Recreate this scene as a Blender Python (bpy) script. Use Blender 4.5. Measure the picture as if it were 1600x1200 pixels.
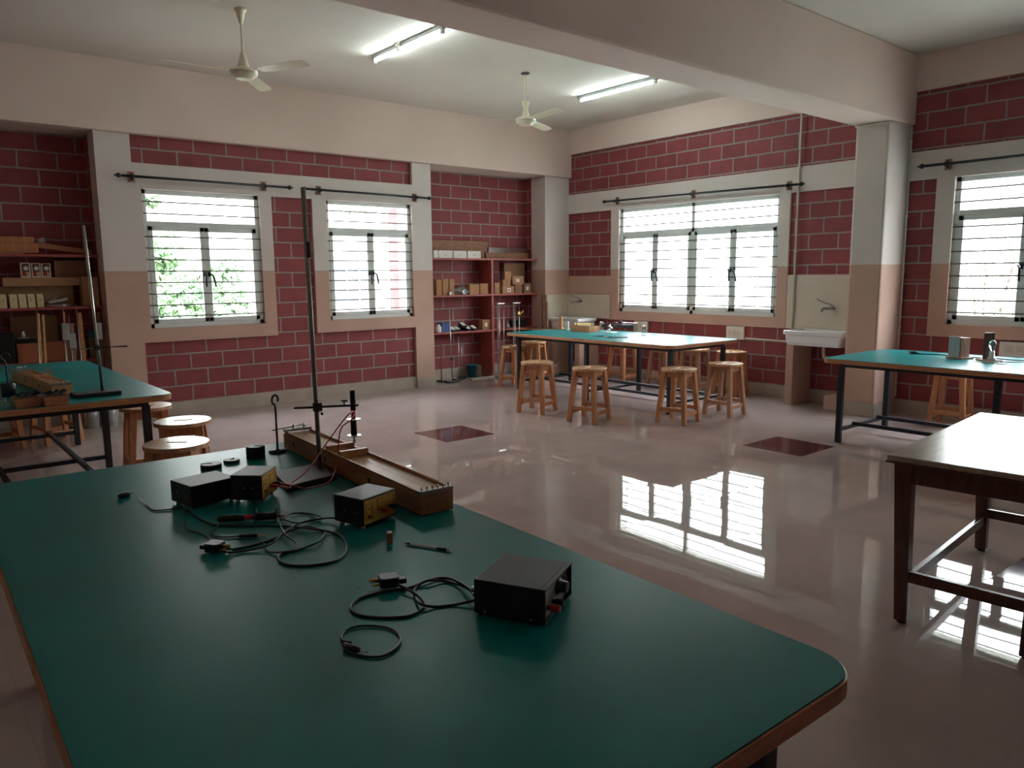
import bpy, bmesh, math, random
from mathutils import Vector, Matrix
random.seed(4)
PI = math.pi
SC = bpy.context.scene
COL = SC.collection
for o in list(bpy.data.objects): bpy.data.objects.remove(o)

# ------------------------------------------------------------------ camera
F_PX, PITCH, YAW, ROLL = 1187.8, math.radians(8.125), math.radians(39.472), math.radians(-.499)
CAM = Vector((-9.451, -9.9, 1.70))
FW = Vector((math.sin(YAW)*math.cos(PITCH), math.cos(YAW)*math.cos(PITCH), -math.sin(PITCH)))
R0 = Vector((math.cos(YAW), -math.sin(YAW), 0)); U0 = R0.cross(FW)
RT = R0*math.cos(ROLL) + U0*math.sin(ROLL); UP = -R0*math.sin(ROLL) + U0*math.cos(ROLL)
cd = bpy.data.cameras.new('camera'); cam = bpy.data.objects.new('camera', cd); COL.objects.link(cam)
cd.sensor_width = 36; cd.lens = F_PX*36/1600; cd.clip_start = .02; cd.clip_end = 200
M3 = Matrix((RT, UP, -FW)).transposed()
cam.matrix_world = Matrix.Translation(CAM) @ M3.to_4x4()
SC.camera = cam

# ------------------------------------------------------------------ world, light, exposure
SKY = 13.0                    # zenith radiance of an overcast sky, far dimmer at the hazy horizon
w = bpy.data.worlds.new('sky'); SC.world = w; w.use_nodes = True
wn = w.node_tree.nodes; wl = w.node_tree.links
bg = wn['Background']
tc = wn.new('ShaderNodeTexCoord'); sx = wn.new('ShaderNodeSeparateXYZ'); cr = wn.new('ShaderNodeValToRGB')
wl.new(tc.outputs['Generated'], sx.inputs[0]); wl.new(sx.outputs['Z'], cr.inputs[0]); wl.new(cr.outputs[0], bg.inputs[0])
cr.color_ramp.elements[0].color = (1.0, .985, .96, 1); cr.color_ramp.elements[0].position = 0
cr.color_ramp.elements[1].color = (.80, .92, 1.10, 1); cr.color_ramp.elements[1].position = .9
mz = wn.new('ShaderNodeMath'); mz.operation = 'MAXIMUM'; wl.new(sx.outputs['Z'], mz.inputs[0]); mz.inputs[1].default_value = 0
mp_ = wn.new('ShaderNodeMath'); mp_.operation = 'POWER'; wl.new(mz.outputs[0], mp_.inputs[0]); mp_.inputs[1].default_value = 1.4
ma = wn.new('ShaderNodeMath'); ma.operation = 'MULTIPLY_ADD'; wl.new(mp_.outputs[0], ma.inputs[0]); ma.inputs[1].default_value = SKY*.87; ma.inputs[2].default_value = SKY*.13
wl.new(ma.outputs[0], bg.inputs['Strength'])
SC.view_settings.view_transform = 'Standard'; SC.view_settings.look = 'None'
SC.view_settings.exposure = 2.45; SC.view_settings.gamma = 1; SC.view_settings.use_curve_mapping = False
SC.cycles.max_bounces = 14; SC.cycles.diffuse_bounces = 8; SC.cycles.glossy_bounces = 6; SC.cycles.transparent_max_bounces = 16
SC.cycles.sample_clamp_indirect = 12

def portal(cx, cy, cz, sw, sh, direction):
    l = bpy.data.lights.new('window_portal', 'AREA'); l.shape = 'RECTANGLE'; l.size = sw; l.size_y = sh
    l.cycles.is_portal = True
    o = bpy.data.objects.new('window_portal', l); COL.objects.link(o); o.location = (cx, cy, cz)
    o.rotation_euler = Vector(direction).to_track_quat('-Z', 'Y').to_euler()
ZS, ZH = 1.098, 2.756
portal(-6.24, .30, 1.927, 1.5, 1.7, (0, -1, 0)); portal(-3.90, .30, 1.927, 1.5, 1.7, (0, -1, 0))
portal(.30, -2.67, 1.927, 2.95, 1.7, (-1, 0, 0)); portal(.30, -7.72, 1.927, 2.95, 1.7, (-1, 0, 0))

# ------------------------------------------------------------------ pixel helpers (a photo point seen on a known plane)
def ray(px, py): return FW + (px-800)/F_PX*RT - (py-600)/F_PX*UP
def at(px, py, x=None, y=None, z=None):
    q = ray(px, py)
    t = (z-CAM.z)/q.z if z is not None else (x-CAM.x)/q.x if x is not None else (y-CAM.y)/q.y
    return CAM + q*t
def row(P):
    d = Vector(P)-CAM; return 600 - F_PX*d.dot(UP)/d.dot(FW)
def pz(x, y, py):
    lo, hi = -2, 6
    for _ in range(50):
        m = (lo+hi)/2
        if row((x, y, m)) > py: lo = m
        else: hi = m
    return m

# ------------------------------------------------------------------ materials
MAT = {}
def mat(name, col, rough=.5, metal=0, spec=.5, noise=0, nscale=8, bump=0, bscale=40, coat=0, emit=0, trans=0, stretch=None, r2=None):
    m = bpy.data.materials.new(name); m.use_nodes = True; nt = m.node_tree; b = nt.nodes['Principled BSDF']
    b.inputs['Base Color'].default_value = (*col, 1); b.inputs['Roughness'].default_value = rough
    b.inputs['Metallic'].default_value = metal; b.inputs['Specular IOR Level'].default_value = spec
    b.inputs['Coat Weight'].default_value = coat; b.inputs['Coat Roughness'].default_value = .12
    if emit: b.inputs['Emission Color'].default_value = (*col, 1); b.inputs['Emission Strength'].default_value = emit
    if trans: b.inputs['Transmission Weight'].default_value = trans
    tcn = nt.nodes.new('ShaderNodeTexCoord'); mp = nt.nodes.new('ShaderNodeMapping')
    nt.links.new(tcn.outputs['Object'], mp.inputs[0])
    if stretch: mp.inputs['Scale'].default_value = stretch
    if noise:
        n = nt.nodes.new('ShaderNodeTexNoise'); n.inputs['Scale'].default_value = nscale; n.inputs['Detail'].default_value = 5
        nt.links.new(mp.outputs[0], n.inputs[0])
        r = nt.nodes.new('ShaderNodeValToRGB'); r.color_ramp.elements[0].position = .3; r.color_ramp.elements[1].position = .7
        r.color_ramp.elements[0].color = (*[c*(1-noise) for c in col], 1); r.color_ramp.elements[1].color = (*[min(1, c*(1+noise)) for c in col], 1)
        nt.links.new(n.outputs[0], r.inputs[0]); nt.links.new(r.outputs[0], b.inputs['Base Color'])
        if r2:
            mr = nt.nodes.new('ShaderNodeMapRange'); mr.inputs[3].default_value = rough; mr.inputs[4].default_value = r2
            nt.links.new(n.outputs[0], mr.inputs[0]); nt.links.new(mr.outputs[0], b.inputs['Roughness'])
    if bump:
        n = nt.nodes.new('ShaderNodeTexNoise'); n.inputs['Scale'].default_value = bscale; n.inputs['Detail'].default_value = 4
        nt.links.new(mp.outputs[0], n.inputs[0]); bp = nt.nodes.new('ShaderNodeBump')
        bp.inputs['Strength'].default_value = bump; bp.inputs['Distance'].default_value = .01
        nt.links.new(n.outputs[0], bp.inputs['Height']); nt.links.new(bp.outputs[0], b.inputs['Normal'])
    MAT[name] = m; return m

def mnode(nt, op, a, b=None):
    n = nt.nodes.new('ShaderNodeMath'); n.operation = op
    for i, v in enumerate((a, b)):
        if v is None: continue
        if isinstance(v, (int, float)): n.inputs[i].default_value = v
        else: nt.links.new(v, n.inputs[i])
    return n.outputs[0]

def plaster():                                        # two-tone wall paint: off-white above 1.79 m, beige dado below
    m = mat('plaster', (.7, .65, .62), .75, bump=.08, bscale=25); nt = m.node_tree; b = nt.nodes['Principled BSDF']
    g = nt.nodes.new('ShaderNodeNewGeometry'); s = nt.nodes.new('ShaderNodeSeparateXYZ'); nt.links.new(g.outputs['Position'], s.inputs[0])
    n = nt.nodes.new('ShaderNodeTexNoise'); n.inputs['Scale'].default_value = 1.7; n.inputs['Detail'].default_value = 6; nt.links.new(g.outputs['Position'], n.inputs[0])
    st = mnode(nt, 'GREATER_THAN', s.outputs[2], 1.79)
    def ramp(c1, c2):
        r = nt.nodes.new('ShaderNodeValToRGB'); r.color_ramp.elements[0].position = .3; r.color_ramp.elements[1].position = .7
        r.color_ramp.elements[0].color = (*c1, 1); r.color_ramp.elements[1].color = (*c2, 1); nt.links.new(n.outputs[0], r.inputs[0]); return r.outputs[0]
    lo = ramp((.52, .34, .268), (.60, .395, .315)); hi = ramp((.66, .595, .555), (.72, .65, .61))
    mx = nt.nodes.new('ShaderNodeMix'); mx.data_type = 'RGBA'
    nt.links.new(st, mx.inputs[0]); nt.links.new(lo, mx.inputs[6]); nt.links.new(hi, mx.inputs[7]); nt.links.new(mx.outputs[2], b.inputs['Base Color'])
    return m
def brick():                                          # 400 x 200 mm red painted blocks with grey pointing
    m = mat('brick', (.35, .08, .08), .65); nt = m.node_tree; b = nt.nodes['Principled BSDF']; L = nt.links
    g = nt.nodes.new('ShaderNodeNewGeometry'); s = nt.nodes.new('ShaderNodeSeparateXYZ'); L.new(g.outputs['Position'], s.inputs[0])
    sn = nt.nodes.new('ShaderNodeSeparateXYZ'); L.new(g.outputs['True Normal'], sn.inputs[0])
    isx = mnode(nt, 'GREATER_THAN', mnode(nt, 'ABSOLUTE', sn.outputs[0]), .5)
    ux = mnode(nt, 'ADD', s.outputs[0], 20.3); uy = mnode(nt, 'ADD', s.outputs[1], 20.14)
    u = mnode(nt, 'ADD', mnode(nt, 'MULTIPLY', isx, uy), mnode(nt, 'MULTIPLY', mnode(nt, 'SUBTRACT', 1, isx), ux))
    z3 = mnode(nt, 'GREATER_THAN', s.outputs[2], 3.0); z16 = mnode(nt, 'GREATER_THAN', s.outputs[2], 1.6); onA = mnode(nt, 'LESS_THAN', s.outputs[1], .3)
    upA = mnode(nt, 'MULTIPLY', mnode(nt, 'MULTIPLY', z3, onA), mnode(nt, 'SUBTRACT', 1, isx)); upB = mnode(nt, 'MULTIPLY', mnode(nt, 'MULTIPLY', z3, onA), isx); midB = mnode(nt, 'MULTIPLY', mnode(nt, 'MULTIPLY', mnode(nt, 'SUBTRACT', z16, z3), onA), isx)
    v = mnode(nt, 'ADD', s.outputs[2], 3.83)                # course lines restart above the lintel
    v = mnode(nt, 'SUBTRACT', v, mnode(nt, 'MULTIPLY', upA, .06)); v = mnode(nt, 'ADD', v, mnode(nt, 'MULTIPLY', upB, .05)); v = mnode(nt, 'SUBTRACT', v, mnode(nt, 'MULTIPLY', midB, .04))
    c = nt.nodes.new('ShaderNodeCombineXYZ'); L.new(u, c.inputs[0]); L.new(v, c.inputs[1])
    wob = nt.nodes.new('ShaderNodeTexNoise'); wob.inputs['Scale'].default_value = 4; L.new(g.outputs['Position'], wob.inputs[0])
    vm = nt.nodes.new('ShaderNodeVectorMath'); vm.operation = 'MULTIPLY_ADD'; L.new(wob.outputs['Color'], vm.inputs[0])
    vm.inputs[1].default_value = (.014, .014, 0); L.new(c.outputs[0], vm.inputs[2])
    t = nt.nodes.new('ShaderNodeTexBrick'); t.offset = .5; t.inputs['Scale'].default_value = 1
    t.inputs['Brick Width'].default_value = .4; t.inputs['Row Height'].default_value = .2
    t.inputs['Mortar Size'].default_value = .0105; t.inputs['Mortar Smooth'].default_value = .15; t.inputs['Bias'].default_value = 0
    t.inputs['Color1'].default_value = (.235, .044, .047, 1); t.inputs['Color2'].default_value = (.285, .056, .060, 1)
    t.inputs['Mortar'].default_value = (.30, .26, .245, 1); L.new(vm.outputs[0], t.inputs[0])
    n = nt.nodes.new('ShaderNodeTexNoise'); n.inputs['Scale'].default_value = 5; n.inputs['Detail'].default_value = 8; L.new(g.outputs['Position'], n.inputs[0])
    mr = nt.nodes.new('ShaderNodeMapRange'); mr.inputs[3].default_value = .72; mr.inputs[4].default_value = 1.28; L.new(n.outputs[0], mr.inputs[0])
    mx = nt.nodes.new('ShaderNodeMix'); mx.data_type = 'RGBA'; mx.blend_type = 'MULTIPLY'; mx.inputs[0].default_value = 1
    cc = nt.nodes.new('ShaderNodeCombineColor'); [L.new(mr.outputs[0], cc.inputs[i]) for i in range(3)]
    L.new(t.outputs['Color'], mx.inputs[6]); L.new(cc.outputs[0], mx.inputs[7]); L.new(mx.outputs[2], b.inputs['Base Color'])
    bp = nt.nodes.new('ShaderNodeBump'); bp.inputs['Strength'].default_value = .5; bp.inputs['Distance'].default_value = .008
    L.new(t.outputs['Fac'], bp.inputs['Height']); L.new(bp.outputs[0], b.inputs['Normal'])
    return m
def floor_mat():
    m = mat('floor_tiles', (.5, .42, .36), .018, spec=.6); nt = m.node_tree; b = nt.nodes['Principled BSDF']; L = nt.links
    g = nt.nodes.new('ShaderNodeNewGeometry'); mp = nt.nodes.new('ShaderNodeMapping'); L.new(g.outputs['Position'], mp.inputs[0])
    mp.inputs['Location'].default_value = (20+.05, 20-.02, 0)
    t = nt.nodes.new('ShaderNodeTexBrick'); t.offset = 0; t.inputs['Scale'].default_value = 1
    t.inputs['Brick Width'].default_value = .64; t.inputs['Row Height'].default_value = .64; t.inputs['Mortar Size'].default_value = .0016
    t.inputs['Color1'].default_value = (.385, .30, .27, 1); t.inputs['Color2'].default_value = (.405, .317, .286, 1); t.inputs['Mortar'].default_value = (.33, .26, .23, 1)
    L.new(mp.outputs[0], t.inputs[0])
    n = nt.nodes.new('ShaderNodeTexNoise'); n.inputs['Scale'].default_value = 2.2; n.inputs['Detail'].default_value = 7; n.inputs['Distortion'].default_value = 1.2; L.new(g.outputs['Position'], n.inputs[0])
    mr = nt.nodes.new('ShaderNodeMapRange'); mr.inputs[3].default_value = .82; mr.inputs[4].default_value = 1.15; L.new(n.outputs[0], mr.inputs[0])
    cc = nt.nodes.new('ShaderNodeCombineColor'); [L.new(mr.outputs[0], cc.inputs[i]) for i in range(3)]
    mx = nt.nodes.new('ShaderNodeMix'); mx.data_type = 'RGBA'; mx.blend_type = 'MULTIPLY'; mx.inputs[0].default_value = 1
    L.new(t.outputs['Color'], mx.inputs[6]); L.new(cc.outputs[0], mx.inputs[7])
    L.new(mx.outputs[2], b.inputs['Base Color'])
    # very gentle unevenness of the polished tiles
    n2 = nt.nodes.new('ShaderNodeTexNoise'); n2.inputs['Scale'].default_value = 1.4; n2.inputs['Detail'].default_value = 1; L.new(g.outputs['Position'], n2.inputs[0])
    bp = nt.nodes.new('ShaderNodeBump'); bp.inputs['Strength'].default_value = .05; bp.inputs['Distance'].default_value = .02
    L.new(n2.outputs[0], bp.inputs['Height'])
    # every tile was laid very slightly out of level
    dv = nt.nodes.new('ShaderNodeVectorMath'); dv.operation = 'DIVIDE'; L.new(mp.outputs[0], dv.inputs[0]); dv.inputs[1].default_value = (.64, .64, 1)
    fl = nt.nodes.new('ShaderNodeVectorMath'); fl.operation = 'FLOOR'; L.new(dv.outputs[0], fl.inputs[0])
    wn_ = nt.nodes.new('ShaderNodeTexWhiteNoise'); L.new(fl.outputs[0], wn_.inputs[0])
    k1 = nt.nodes.new('ShaderNodeVectorMath'); k1.operation = 'SUBTRACT'; L.new(wn_.outputs['Color'], k1.inputs[0]); k1.inputs[1].default_value = (.5, .5, .5)
    k2 = nt.nodes.new('ShaderNodeVectorMath'); k2.operation = 'MULTIPLY'; L.new(k1.outputs[0], k2.inputs[0]); k2.inputs[1].default_value = (.005, .005, 0)
    k3 = nt.nodes.new('ShaderNodeVectorMath'); k3.operation = 'ADD'; L.new(k2.outputs[0], k3.inputs[0]); L.new(bp.outputs[0], k3.inputs[1])
    k4 = nt.nodes.new('ShaderNodeVectorMath'); k4.operation = 'NORMALIZE'; L.new(k3.outputs[0], k4.inputs[0]); L.new(k4.outputs[0], b.inputs['Normal'])
    return m
PL = plaster(); BR = brick(); FLM = floor_mat()
mat('ceiling_paint', (.72, .665, .60), .8, noise=.03, nscale=1.2)
mat('beam_paint', (.76, .60, .53), .75, noise=.03, nscale=1.5)
mat('dark_tile', (.10, .035, .035), .08, noise=.25, nscale=6)
mat('skirting_tile', (.46, .39, .33), .25, noise=.1, nscale=4)
mat('cream_tile', (.66, .58, .48), .2, noise=.06, nscale=3)
mat('sill_beige', (.52, .38, .30), .6, noise=.08, nscale=4)
mat('laminate', (.002, .205, .205), .25, spec=.20, noise=.10, nscale=3.5, bump=.03, bscale=14, r2=.40)
mat('edge_wood', (.45, .20, .09), .4, noise=.2, nscale=10, stretch=(1, 1, 6))
mat('black_steel', (.012, .016, .026), .38, spec=.5)
mat('stool_wood', (.50, .22, .10), .35, noise=.22, nscale=9, stretch=(4, 4, .6))
mat('stool_seat', (.58, .34, .18), .22, coat=.3, noise=.22, nscale=7, stretch=(1, 6, 1))
mat('stool_dark', (.42, .22, .13), .4, noise=.25, nscale=9, stretch=(4, 4, .6))
mat('plank_wood', (.26, .115, .06), .6, noise=.25, nscale=7, stretch=(1, 6, 6))
mat('dark_wood', (.10, .035, .022), .3, noise=.4, nscale=8, stretch=(5, 5, .8), coat=.2)
mat('pale_top', (.42, .36, .27), .19, noise=.14, nscale=5, stretch=(1, 8, 1), r2=.28)
mat('sono_wood', (.40, .17, .075), .3, noise=.3, nscale=6, stretch=(8, .8, 8), coat=.3)
mat('sono_light', (.60, .34, .15), .35, noise=.2, nscale=6, stretch=(8, .8, 8))
mat('win_metal', (.72, .77, .75), .45, metal=.0, noise=.06, nscale=5)
mat('bar_metal', (.16, .15, .14), .5)
mat('steel', (.55, .55, .52), .28, metal=1)
mat('rod_green', (.36, .40, .34), .4, metal=.3, noise=.2, nscale=20)
mat('chrome', (.8, .8, .8), .1, metal=1)
mat('tap_metal', (.33, .34, .35), .3, metal=1)
mat('cream_block', (.72, .58, .34), .45)
mat('brass', (.7, .5, .2), .3, metal=1)
mat('black_plastic', (.012, .012, .014), .35)
mat('black_rough', (.013, .013, .015), .42, bump=.04, bscale=200)
mat('dark_slot', (.03, .015, .01), .8)
mat('yellow_panel', (.62, .36, .05), .5)
mat('panel_ink', (.12, .06, .02), .5)
mat('red_plastic', (.55, .03, .025), .35)
mat('grey_panel', (.30, .31, .31), .4)
mat('white_plastic', (.75, .74, .70), .3)
mat('cream_plastic', (.70, .66, .55), .35)
mat('white_ceramic', (.80, .80, .80), .12, coat=.5)
mat('fan_cream', (.86, .80, .62), .3, noise=.05, nscale=5)
mat('shelf_red', (.36, .075, .06), .5, noise=.15, nscale=6)
mat('cardboard', (.42, .22, .11), .8, noise=.1, nscale=5)
mat('cardboard_dark', (.28, .15, .08), .8, noise=.12, nscale=5)
mat('orange_box', (.50, .17, .08), .6, noise=.08, nscale=5)
mat('kraft_label', (.75, .72, .68), .7)
mat('blue_plastic', (.03, .07, .24), .4)
mat('teal_plastic', (.02, .14, .18), .4)
mat('silver_bag', (.45, .46, .47), .3, metal=.6, bump=.6, bscale=30)
mat('rust', (.22, .10, .06), .6)
mat('block_wood', (.34, .17, .12), .6, noise=.2, nscale=10)
mat('rod_iron', (.018, .024, .032), .45)
mat('cable_black', (.012, .012, .013), .35)
mat('pen_clear', (.85, .87, .85), .2)
mat('foil', (.05, .05, .05), .4)
mat('bark', (.12, .08, .05), .9)
mat('grass_ground', (.22, .22, .18), .9, noise=.3, nscale=1)
mat('ext_wall', (.75, .66, .62), .8)
mat('ext_red', (.42, .07, .08), .7)
mat('ext_glass', (.09, .10, .12), .2)
mat('tube_glow', (.84, 1.0, .97), .5, emit=14)
mat('batten', (.35, .38, .38), .4)
mat('pcm', (.36, .36, .35), .4, metal=.6)
def leaf_mat(name, c):
    m = mat(name, c, .6, noise=.4, nscale=1.5); b = m.node_tree.nodes['Principled BSDF']
    b.inputs['Transmission Weight'].default_value = 0
    return m
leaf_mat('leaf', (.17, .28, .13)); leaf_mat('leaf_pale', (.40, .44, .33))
def glass_mat():
    m = bpy.data.materials.new('window_glass'); m.use_nodes = True; nt = m.node_tree
    for n in list(nt.nodes): nt.nodes.remove(n)
    out = nt.nodes.new('ShaderNodeOutputMaterial'); mx = nt.nodes.new('ShaderNodeMixShader')
    tr = nt.nodes.new('ShaderNodeBsdfTransparent'); tr.inputs[0].default_value = (.93, .95, .94, 1)
    gl = nt.nodes.new('ShaderNodeBsdfGlossy'); gl.inputs['Roughness'].default_value = .02
    mx.inputs[0].default_value = .06
    nt.links.new(tr.outputs[0], mx.inputs[1]); nt.links.new(gl.outputs[0], mx.inputs[2]); nt.links.new(mx.outputs[0], out.inputs[0]); MAT['glass'] = m
glass_mat()
mat('bulb_glass', (.9, .95, .95), .03, trans=.9)
mat('jar_glass', (.8, .85, .85), .05, trans=.7)

# ------------------------------------------------------------------ mesh builders
class MB:
    def __init__(s): s.bm = bmesh.new()
    def hexa(s, c8, mi=0):
        v = [s.bm.verts.new(c) for c in c8]
        for f in ((0, 3, 2, 1), (4, 5, 6, 7), (0, 1, 5, 4), (1, 2, 6, 5), (2, 3, 7, 6), (3, 0, 4, 7)):
            fc = s.bm.faces.new([v[i] for i in f]); fc.material_index = mi
        return s
    def box(s, x0, x1, y0, y1, z0, z1, mi=0):
        x0, x1 = min(x0, x1), max(x0, x1); y0, y1 = min(y0, y1), max(y0, y1)
        return s.hexa([(x0, y0, z0), (x1, y0, z0), (x1, y1, z0), (x0, y1, z0), (x0, y0, z1), (x1, y0, z1), (x1, y1, z1), (x0, y1, z1)], mi)
    def bar(s, p, q, a, b=None, a2=None, b2=None, mi=0, ref=(0, 0, 1)):      # rectangular bar from p to q, optional taper
        b = b or a; a2 = a2 or a; b2 = b2 or b; p = Vector(p); q = Vector(q); d = (q-p).normalized()
        r = Vector(ref)
        if abs(d.dot(r)) > .95: r = Vector((0, 1, 0))
        u = d.cross(r).normalized(); v = u.cross(d)
        c = []
        for P_, aa, bb in ((p, a, b), (q, a2, b2)):
            for i, j in ((-1, -1), (1, -1), (1, 1), (-1, 1)): c.append(P_+u*i*aa/2+v*j*bb/2)
        return s.hexa(c, mi)
    def tube(s, pts, r, n=8, mi=0, cap=True):
        pts = [Vector(p) for p in pts]; rs = r if isinstance(r, (list, tuple)) else [r]*len(pts); prev = None; rings = []
        for i, p in enumerate(pts):
            d = (pts[min(i+1, len(pts)-1)]-pts[max(i-1, 0)])
            if d.length < 1e-9: d = Vector((0, 0, 1))
            d.normalize()
            if prev is None: u = d.orthogonal().normalized()
            else:
                u = prev-d*prev.dot(d); u = u.normalized() if u.length > 1e-6 else d.orthogonal().normalized()
            prev = u; v = d.cross(u)
            rings.append([s.bm.verts.new(p+(u*math.cos(2*PI*k/n)+v*math.sin(2*PI*k/n))*rs[i]) for k in range(n)])
        for a, b in zip(rings, rings[1:]):
            for k in range(n):
                f = s.bm.faces.new((a[k], a[(k+1) % n], b[(k+1) % n], b[k])); f.smooth = True; f.material_index = mi
        if cap:
            for rg in (rings[0][::-1], rings[-1]):
                f = s.bm.faces.new(rg); f.material_index = mi
        return s
    def lathe(s, prof, c=(0, 0, 0), n=24, mi=0, smooth=True):
        c = Vector(c); rings = []
        for r, z in prof:
            rings.append([s.bm.verts.new(c+Vector((max(r, .0004)*math.cos(2*PI*k/n), max(r, .0004)*math.sin(2*PI*k/n), z))) for k in range(n)])
        for a, b in zip(rings, rings[1:]):
            for k in range(n):
                f = s.bm.faces.new((a[k], a[(k+1) % n], b[(k+1) % n], b[k])); f.smooth = smooth; f.material_index = mi
        for rg in (rings[0][::-1], rings[-1]): s.bm.faces.new(rg).material_index = mi
        return s
    def prism(s, poly, z0, z1, mi=0, M=None):
        M = M or Matrix()
        a = [s.bm.verts.new(M @ Vector((x, y, z0))) for x, y in poly]; b = [s.bm.verts.new(M @ Vector((x, y, z1))) for x, y in poly]
        s.bm.faces.new(a[::-1]).material_index = mi; s.bm.faces.new(b).material_index = mi
        for i in range(len(a)):
            j = (i+1) % len(a); s.bm.faces.new((a[i], a[j], b[j], b[i])).material_index = mi
        return s
    def xf(s, M): s.bm.transform(M); return s
    def build(s, name, mats, parent=None, bevel=0, seg=2, loc=None, rotz=0):
        bmesh.ops.recalc_face_normals(s.bm, faces=s.bm.faces)
        me = bpy.data.meshes.new(name); s.bm.to_mesh(me); s.bm.free()
        for m in (mats if isinstance(mats, (list, tuple)) else [mats]): me.materials.append(MAT[m] if isinstance(m, str) else m)
        o = bpy.data.objects.new(name, me); COL.objects.link(o)
        if parent: o.parent = parent
        if loc: o.location = loc
        if rotz: o.rotation_euler.z = rotz
        if bevel:
            b = o.modifiers.new('bevel', 'BEVEL'); b.width = bevel; b.segments = seg; b.limit_method = 'ANGLE'; b.angle_limit = math.radians(40)
        return o
MAT['plaster'] = PL; MAT['brick'] = BR; MAT['floor_tiles'] = FLM
def tag(o, label=None, cat=None, group=None, kind=None):
    if label: o['label'] = label
    if cat: o['category'] = cat
    if group: o['group'] = group
    if kind: o['kind'] = kind
    return o
def thing(name, label, cat, loc=(0, 0, 0), rotz=0, group=None):
    o = bpy.data.objects.new(name, None); COL.objects.link(o); o.location = loc; o.rotation_euler.z = rotz
    o.empty_display_size = .1
    return tag(o, label, cat, group)
def structure(o): o['kind'] = 'structure'; return o
def kids(o): return [c for c in bpy.data.objects if c.parent == o]
def copy_tree(o, parent=None):
    c = o.copy(); COL.objects.link(c); c.parent = parent
    for ch in kids(o): copy_tree(ch, c)
    return c
def smooth_path(pts, k=6):
    P = [Vector(p) for p in pts]; P = [P[0]]+P+[P[-1]]; out = []
    for i in range(1, len(P)-2):
        a, b, c, d = P[i-1:i+3]
        for j in range(k):
            t = j/k; out.append(.5*((2*b)+(c-a)*t+(2*a-5*b+4*c-d)*t*t+(3*b-a-3*c+d)*t**3))
    return out+[P[-2]]
def rrect(x0, x1, y0, y1, r, n=6):
    pts = []
    for cx, cy, a0 in ((x1-r, y1-r, 0), (x0+r, y1-r, 90), (x0+r, y0+r, 180), (x1-r, y0+r, 270)):
        for k in range(n+1):
            a = math.radians(a0+90*k/n); pts.append((cx+r*math.cos(a), cy+r*math.sin(a)))
    return pts

# ------------------------------------------------------------------ room shell
X0, Y0, ZC = -12.6, -13.1, 4.17
structure(MB().box(X0-.3, .3, Y0-.3, .8, -.12, 0).build('floor', FLM))
structure(MB().box(X0-.3, .3, Y0-.3, .8, ZC, ZC+.15).build('ceiling', 'ceiling_paint'))
# dark red inset tiles, flush with the floor
for i, (x, y) in enumerate(((-5.09, -3.54), (-2.96, -6.26), (-4.76, -9.11))):
    structure(MB().box(x, x+.635, y, y+.635, -.02, .0008).build('trim_%d' % (10+i), 'dark_tile'))

# wall_left: y = 0 plane, windows 1 and 2, two niches.  material 0 plaster, 1 brick
W1 = (-6.954, -5.533); W2 = (-4.593, -3.208)
ZB = 3.375                                   # underside of the perimeter beam on this wall
a = MB()
a.box(X0, -7.42, .55, .80, 0, ZB, 1)                                  # back of the left niche
a.box(-7.42, -7.04, 0, .30, 0, ZB, 0); a.box(-7.42, -7.0, .30, .80, 0, ZB, 1)      # pier with plastered front
a.box(-7.04, -3.19, .05, .30, 0, .93, 1); a.box(-7.04, -3.19, .05, .30, 3.05, ZB, 1)
a.box(-7.04, -3.19, 0, .30, ZH, 3.05, 0)                             # lintel band
a.box(-7.04, W1[0], 0, .30, .93, ZH, 0); a.box(W1[1], -5.37, 0, .30, .93, ZH, 0); a.box(W1[0], W1[1], 0, .30, .93, ZS, 0)
a.box(-5.37, -4.80, .05, .30, .93, ZH, 1)
a.box(-4.80, W2[0], 0, .30, .93, ZH, 0); a.box(W2[1], -3.19, 0, .30, .93, ZH, 0); a.box(W2[0], W2[1], 0, .30, .93, ZS, 0)
a.box(-3.19, -2.86, 0, .30, 0, ZB, 0); a.box(-3.19, -2.90, .30, .46, 0, ZB, 0); a.box(-3.19, -2.90, .46, .73, 0, ZB, 1); a.box(-3.1, -2.90, .55, .80, 0, ZB, 1)
a.box(-2.90, -.53, .55, .80, 0, ZB, 1)                                # back of the right niche
a.box(-.53, .3, 0, .36, 0, ZB, 0); a.box(-.53, .3, .36, .80, 0, ZB, 1)
structure(a.build('wall_left', [PL, BR]))
structure(MB().box(X0, .3, -.06, .80, ZB, ZC).build('trim_1', 'beam_paint', bevel=.006))
# wall_right: x = 0 plane
W3 = (-1.217, -4.122); W4 = (-6.30, -9.2)
b = MB()
b.box(.035, .3, Y0, 0, 3.08, 3.76, 1)
b.box(0, .3, Y0, 0, ZH, 3.08, 0)
b.box(.035, .3, -1.04, 0, 1.68, ZH, 1); b.box(0, .3, -1.04, 0, 1.36, 1.68, 0); b.box(.035, .3, Y0, 0, 0, .955, 1); b.box(.02, .3, -1.04, 0, .955, 1.36, 0)
b.box(0, .3, W3[0], -1.04, .955, ZH, 0); b.box(0, .3, -4.28, W3[1], .955, ZH, 0); b.box(0, .3, W3[1], W3[0], .955, ZS, 0)
b.box(.035, .3, -5.45, -4.28, 1.68, ZH, 1); b.box(.02, .3, -5.45, -4.28, .955, 1.68, 0)
b.box(.035, .3, -6.105, -5.45, .955, ZH, 1)
b.box(0, .3, W4[0], -6.105, .955, ZH, 0); b.box(0, .3, -9.38, W4[1], .955, ZH, 0); b.box(.035, .3, Y0, -9.38, .955, ZH, 1); b.box(0, .3, W4[1], W4[0], .955, ZS, 0)
structure(b.build('wall_right', [PL, BR]))
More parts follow.
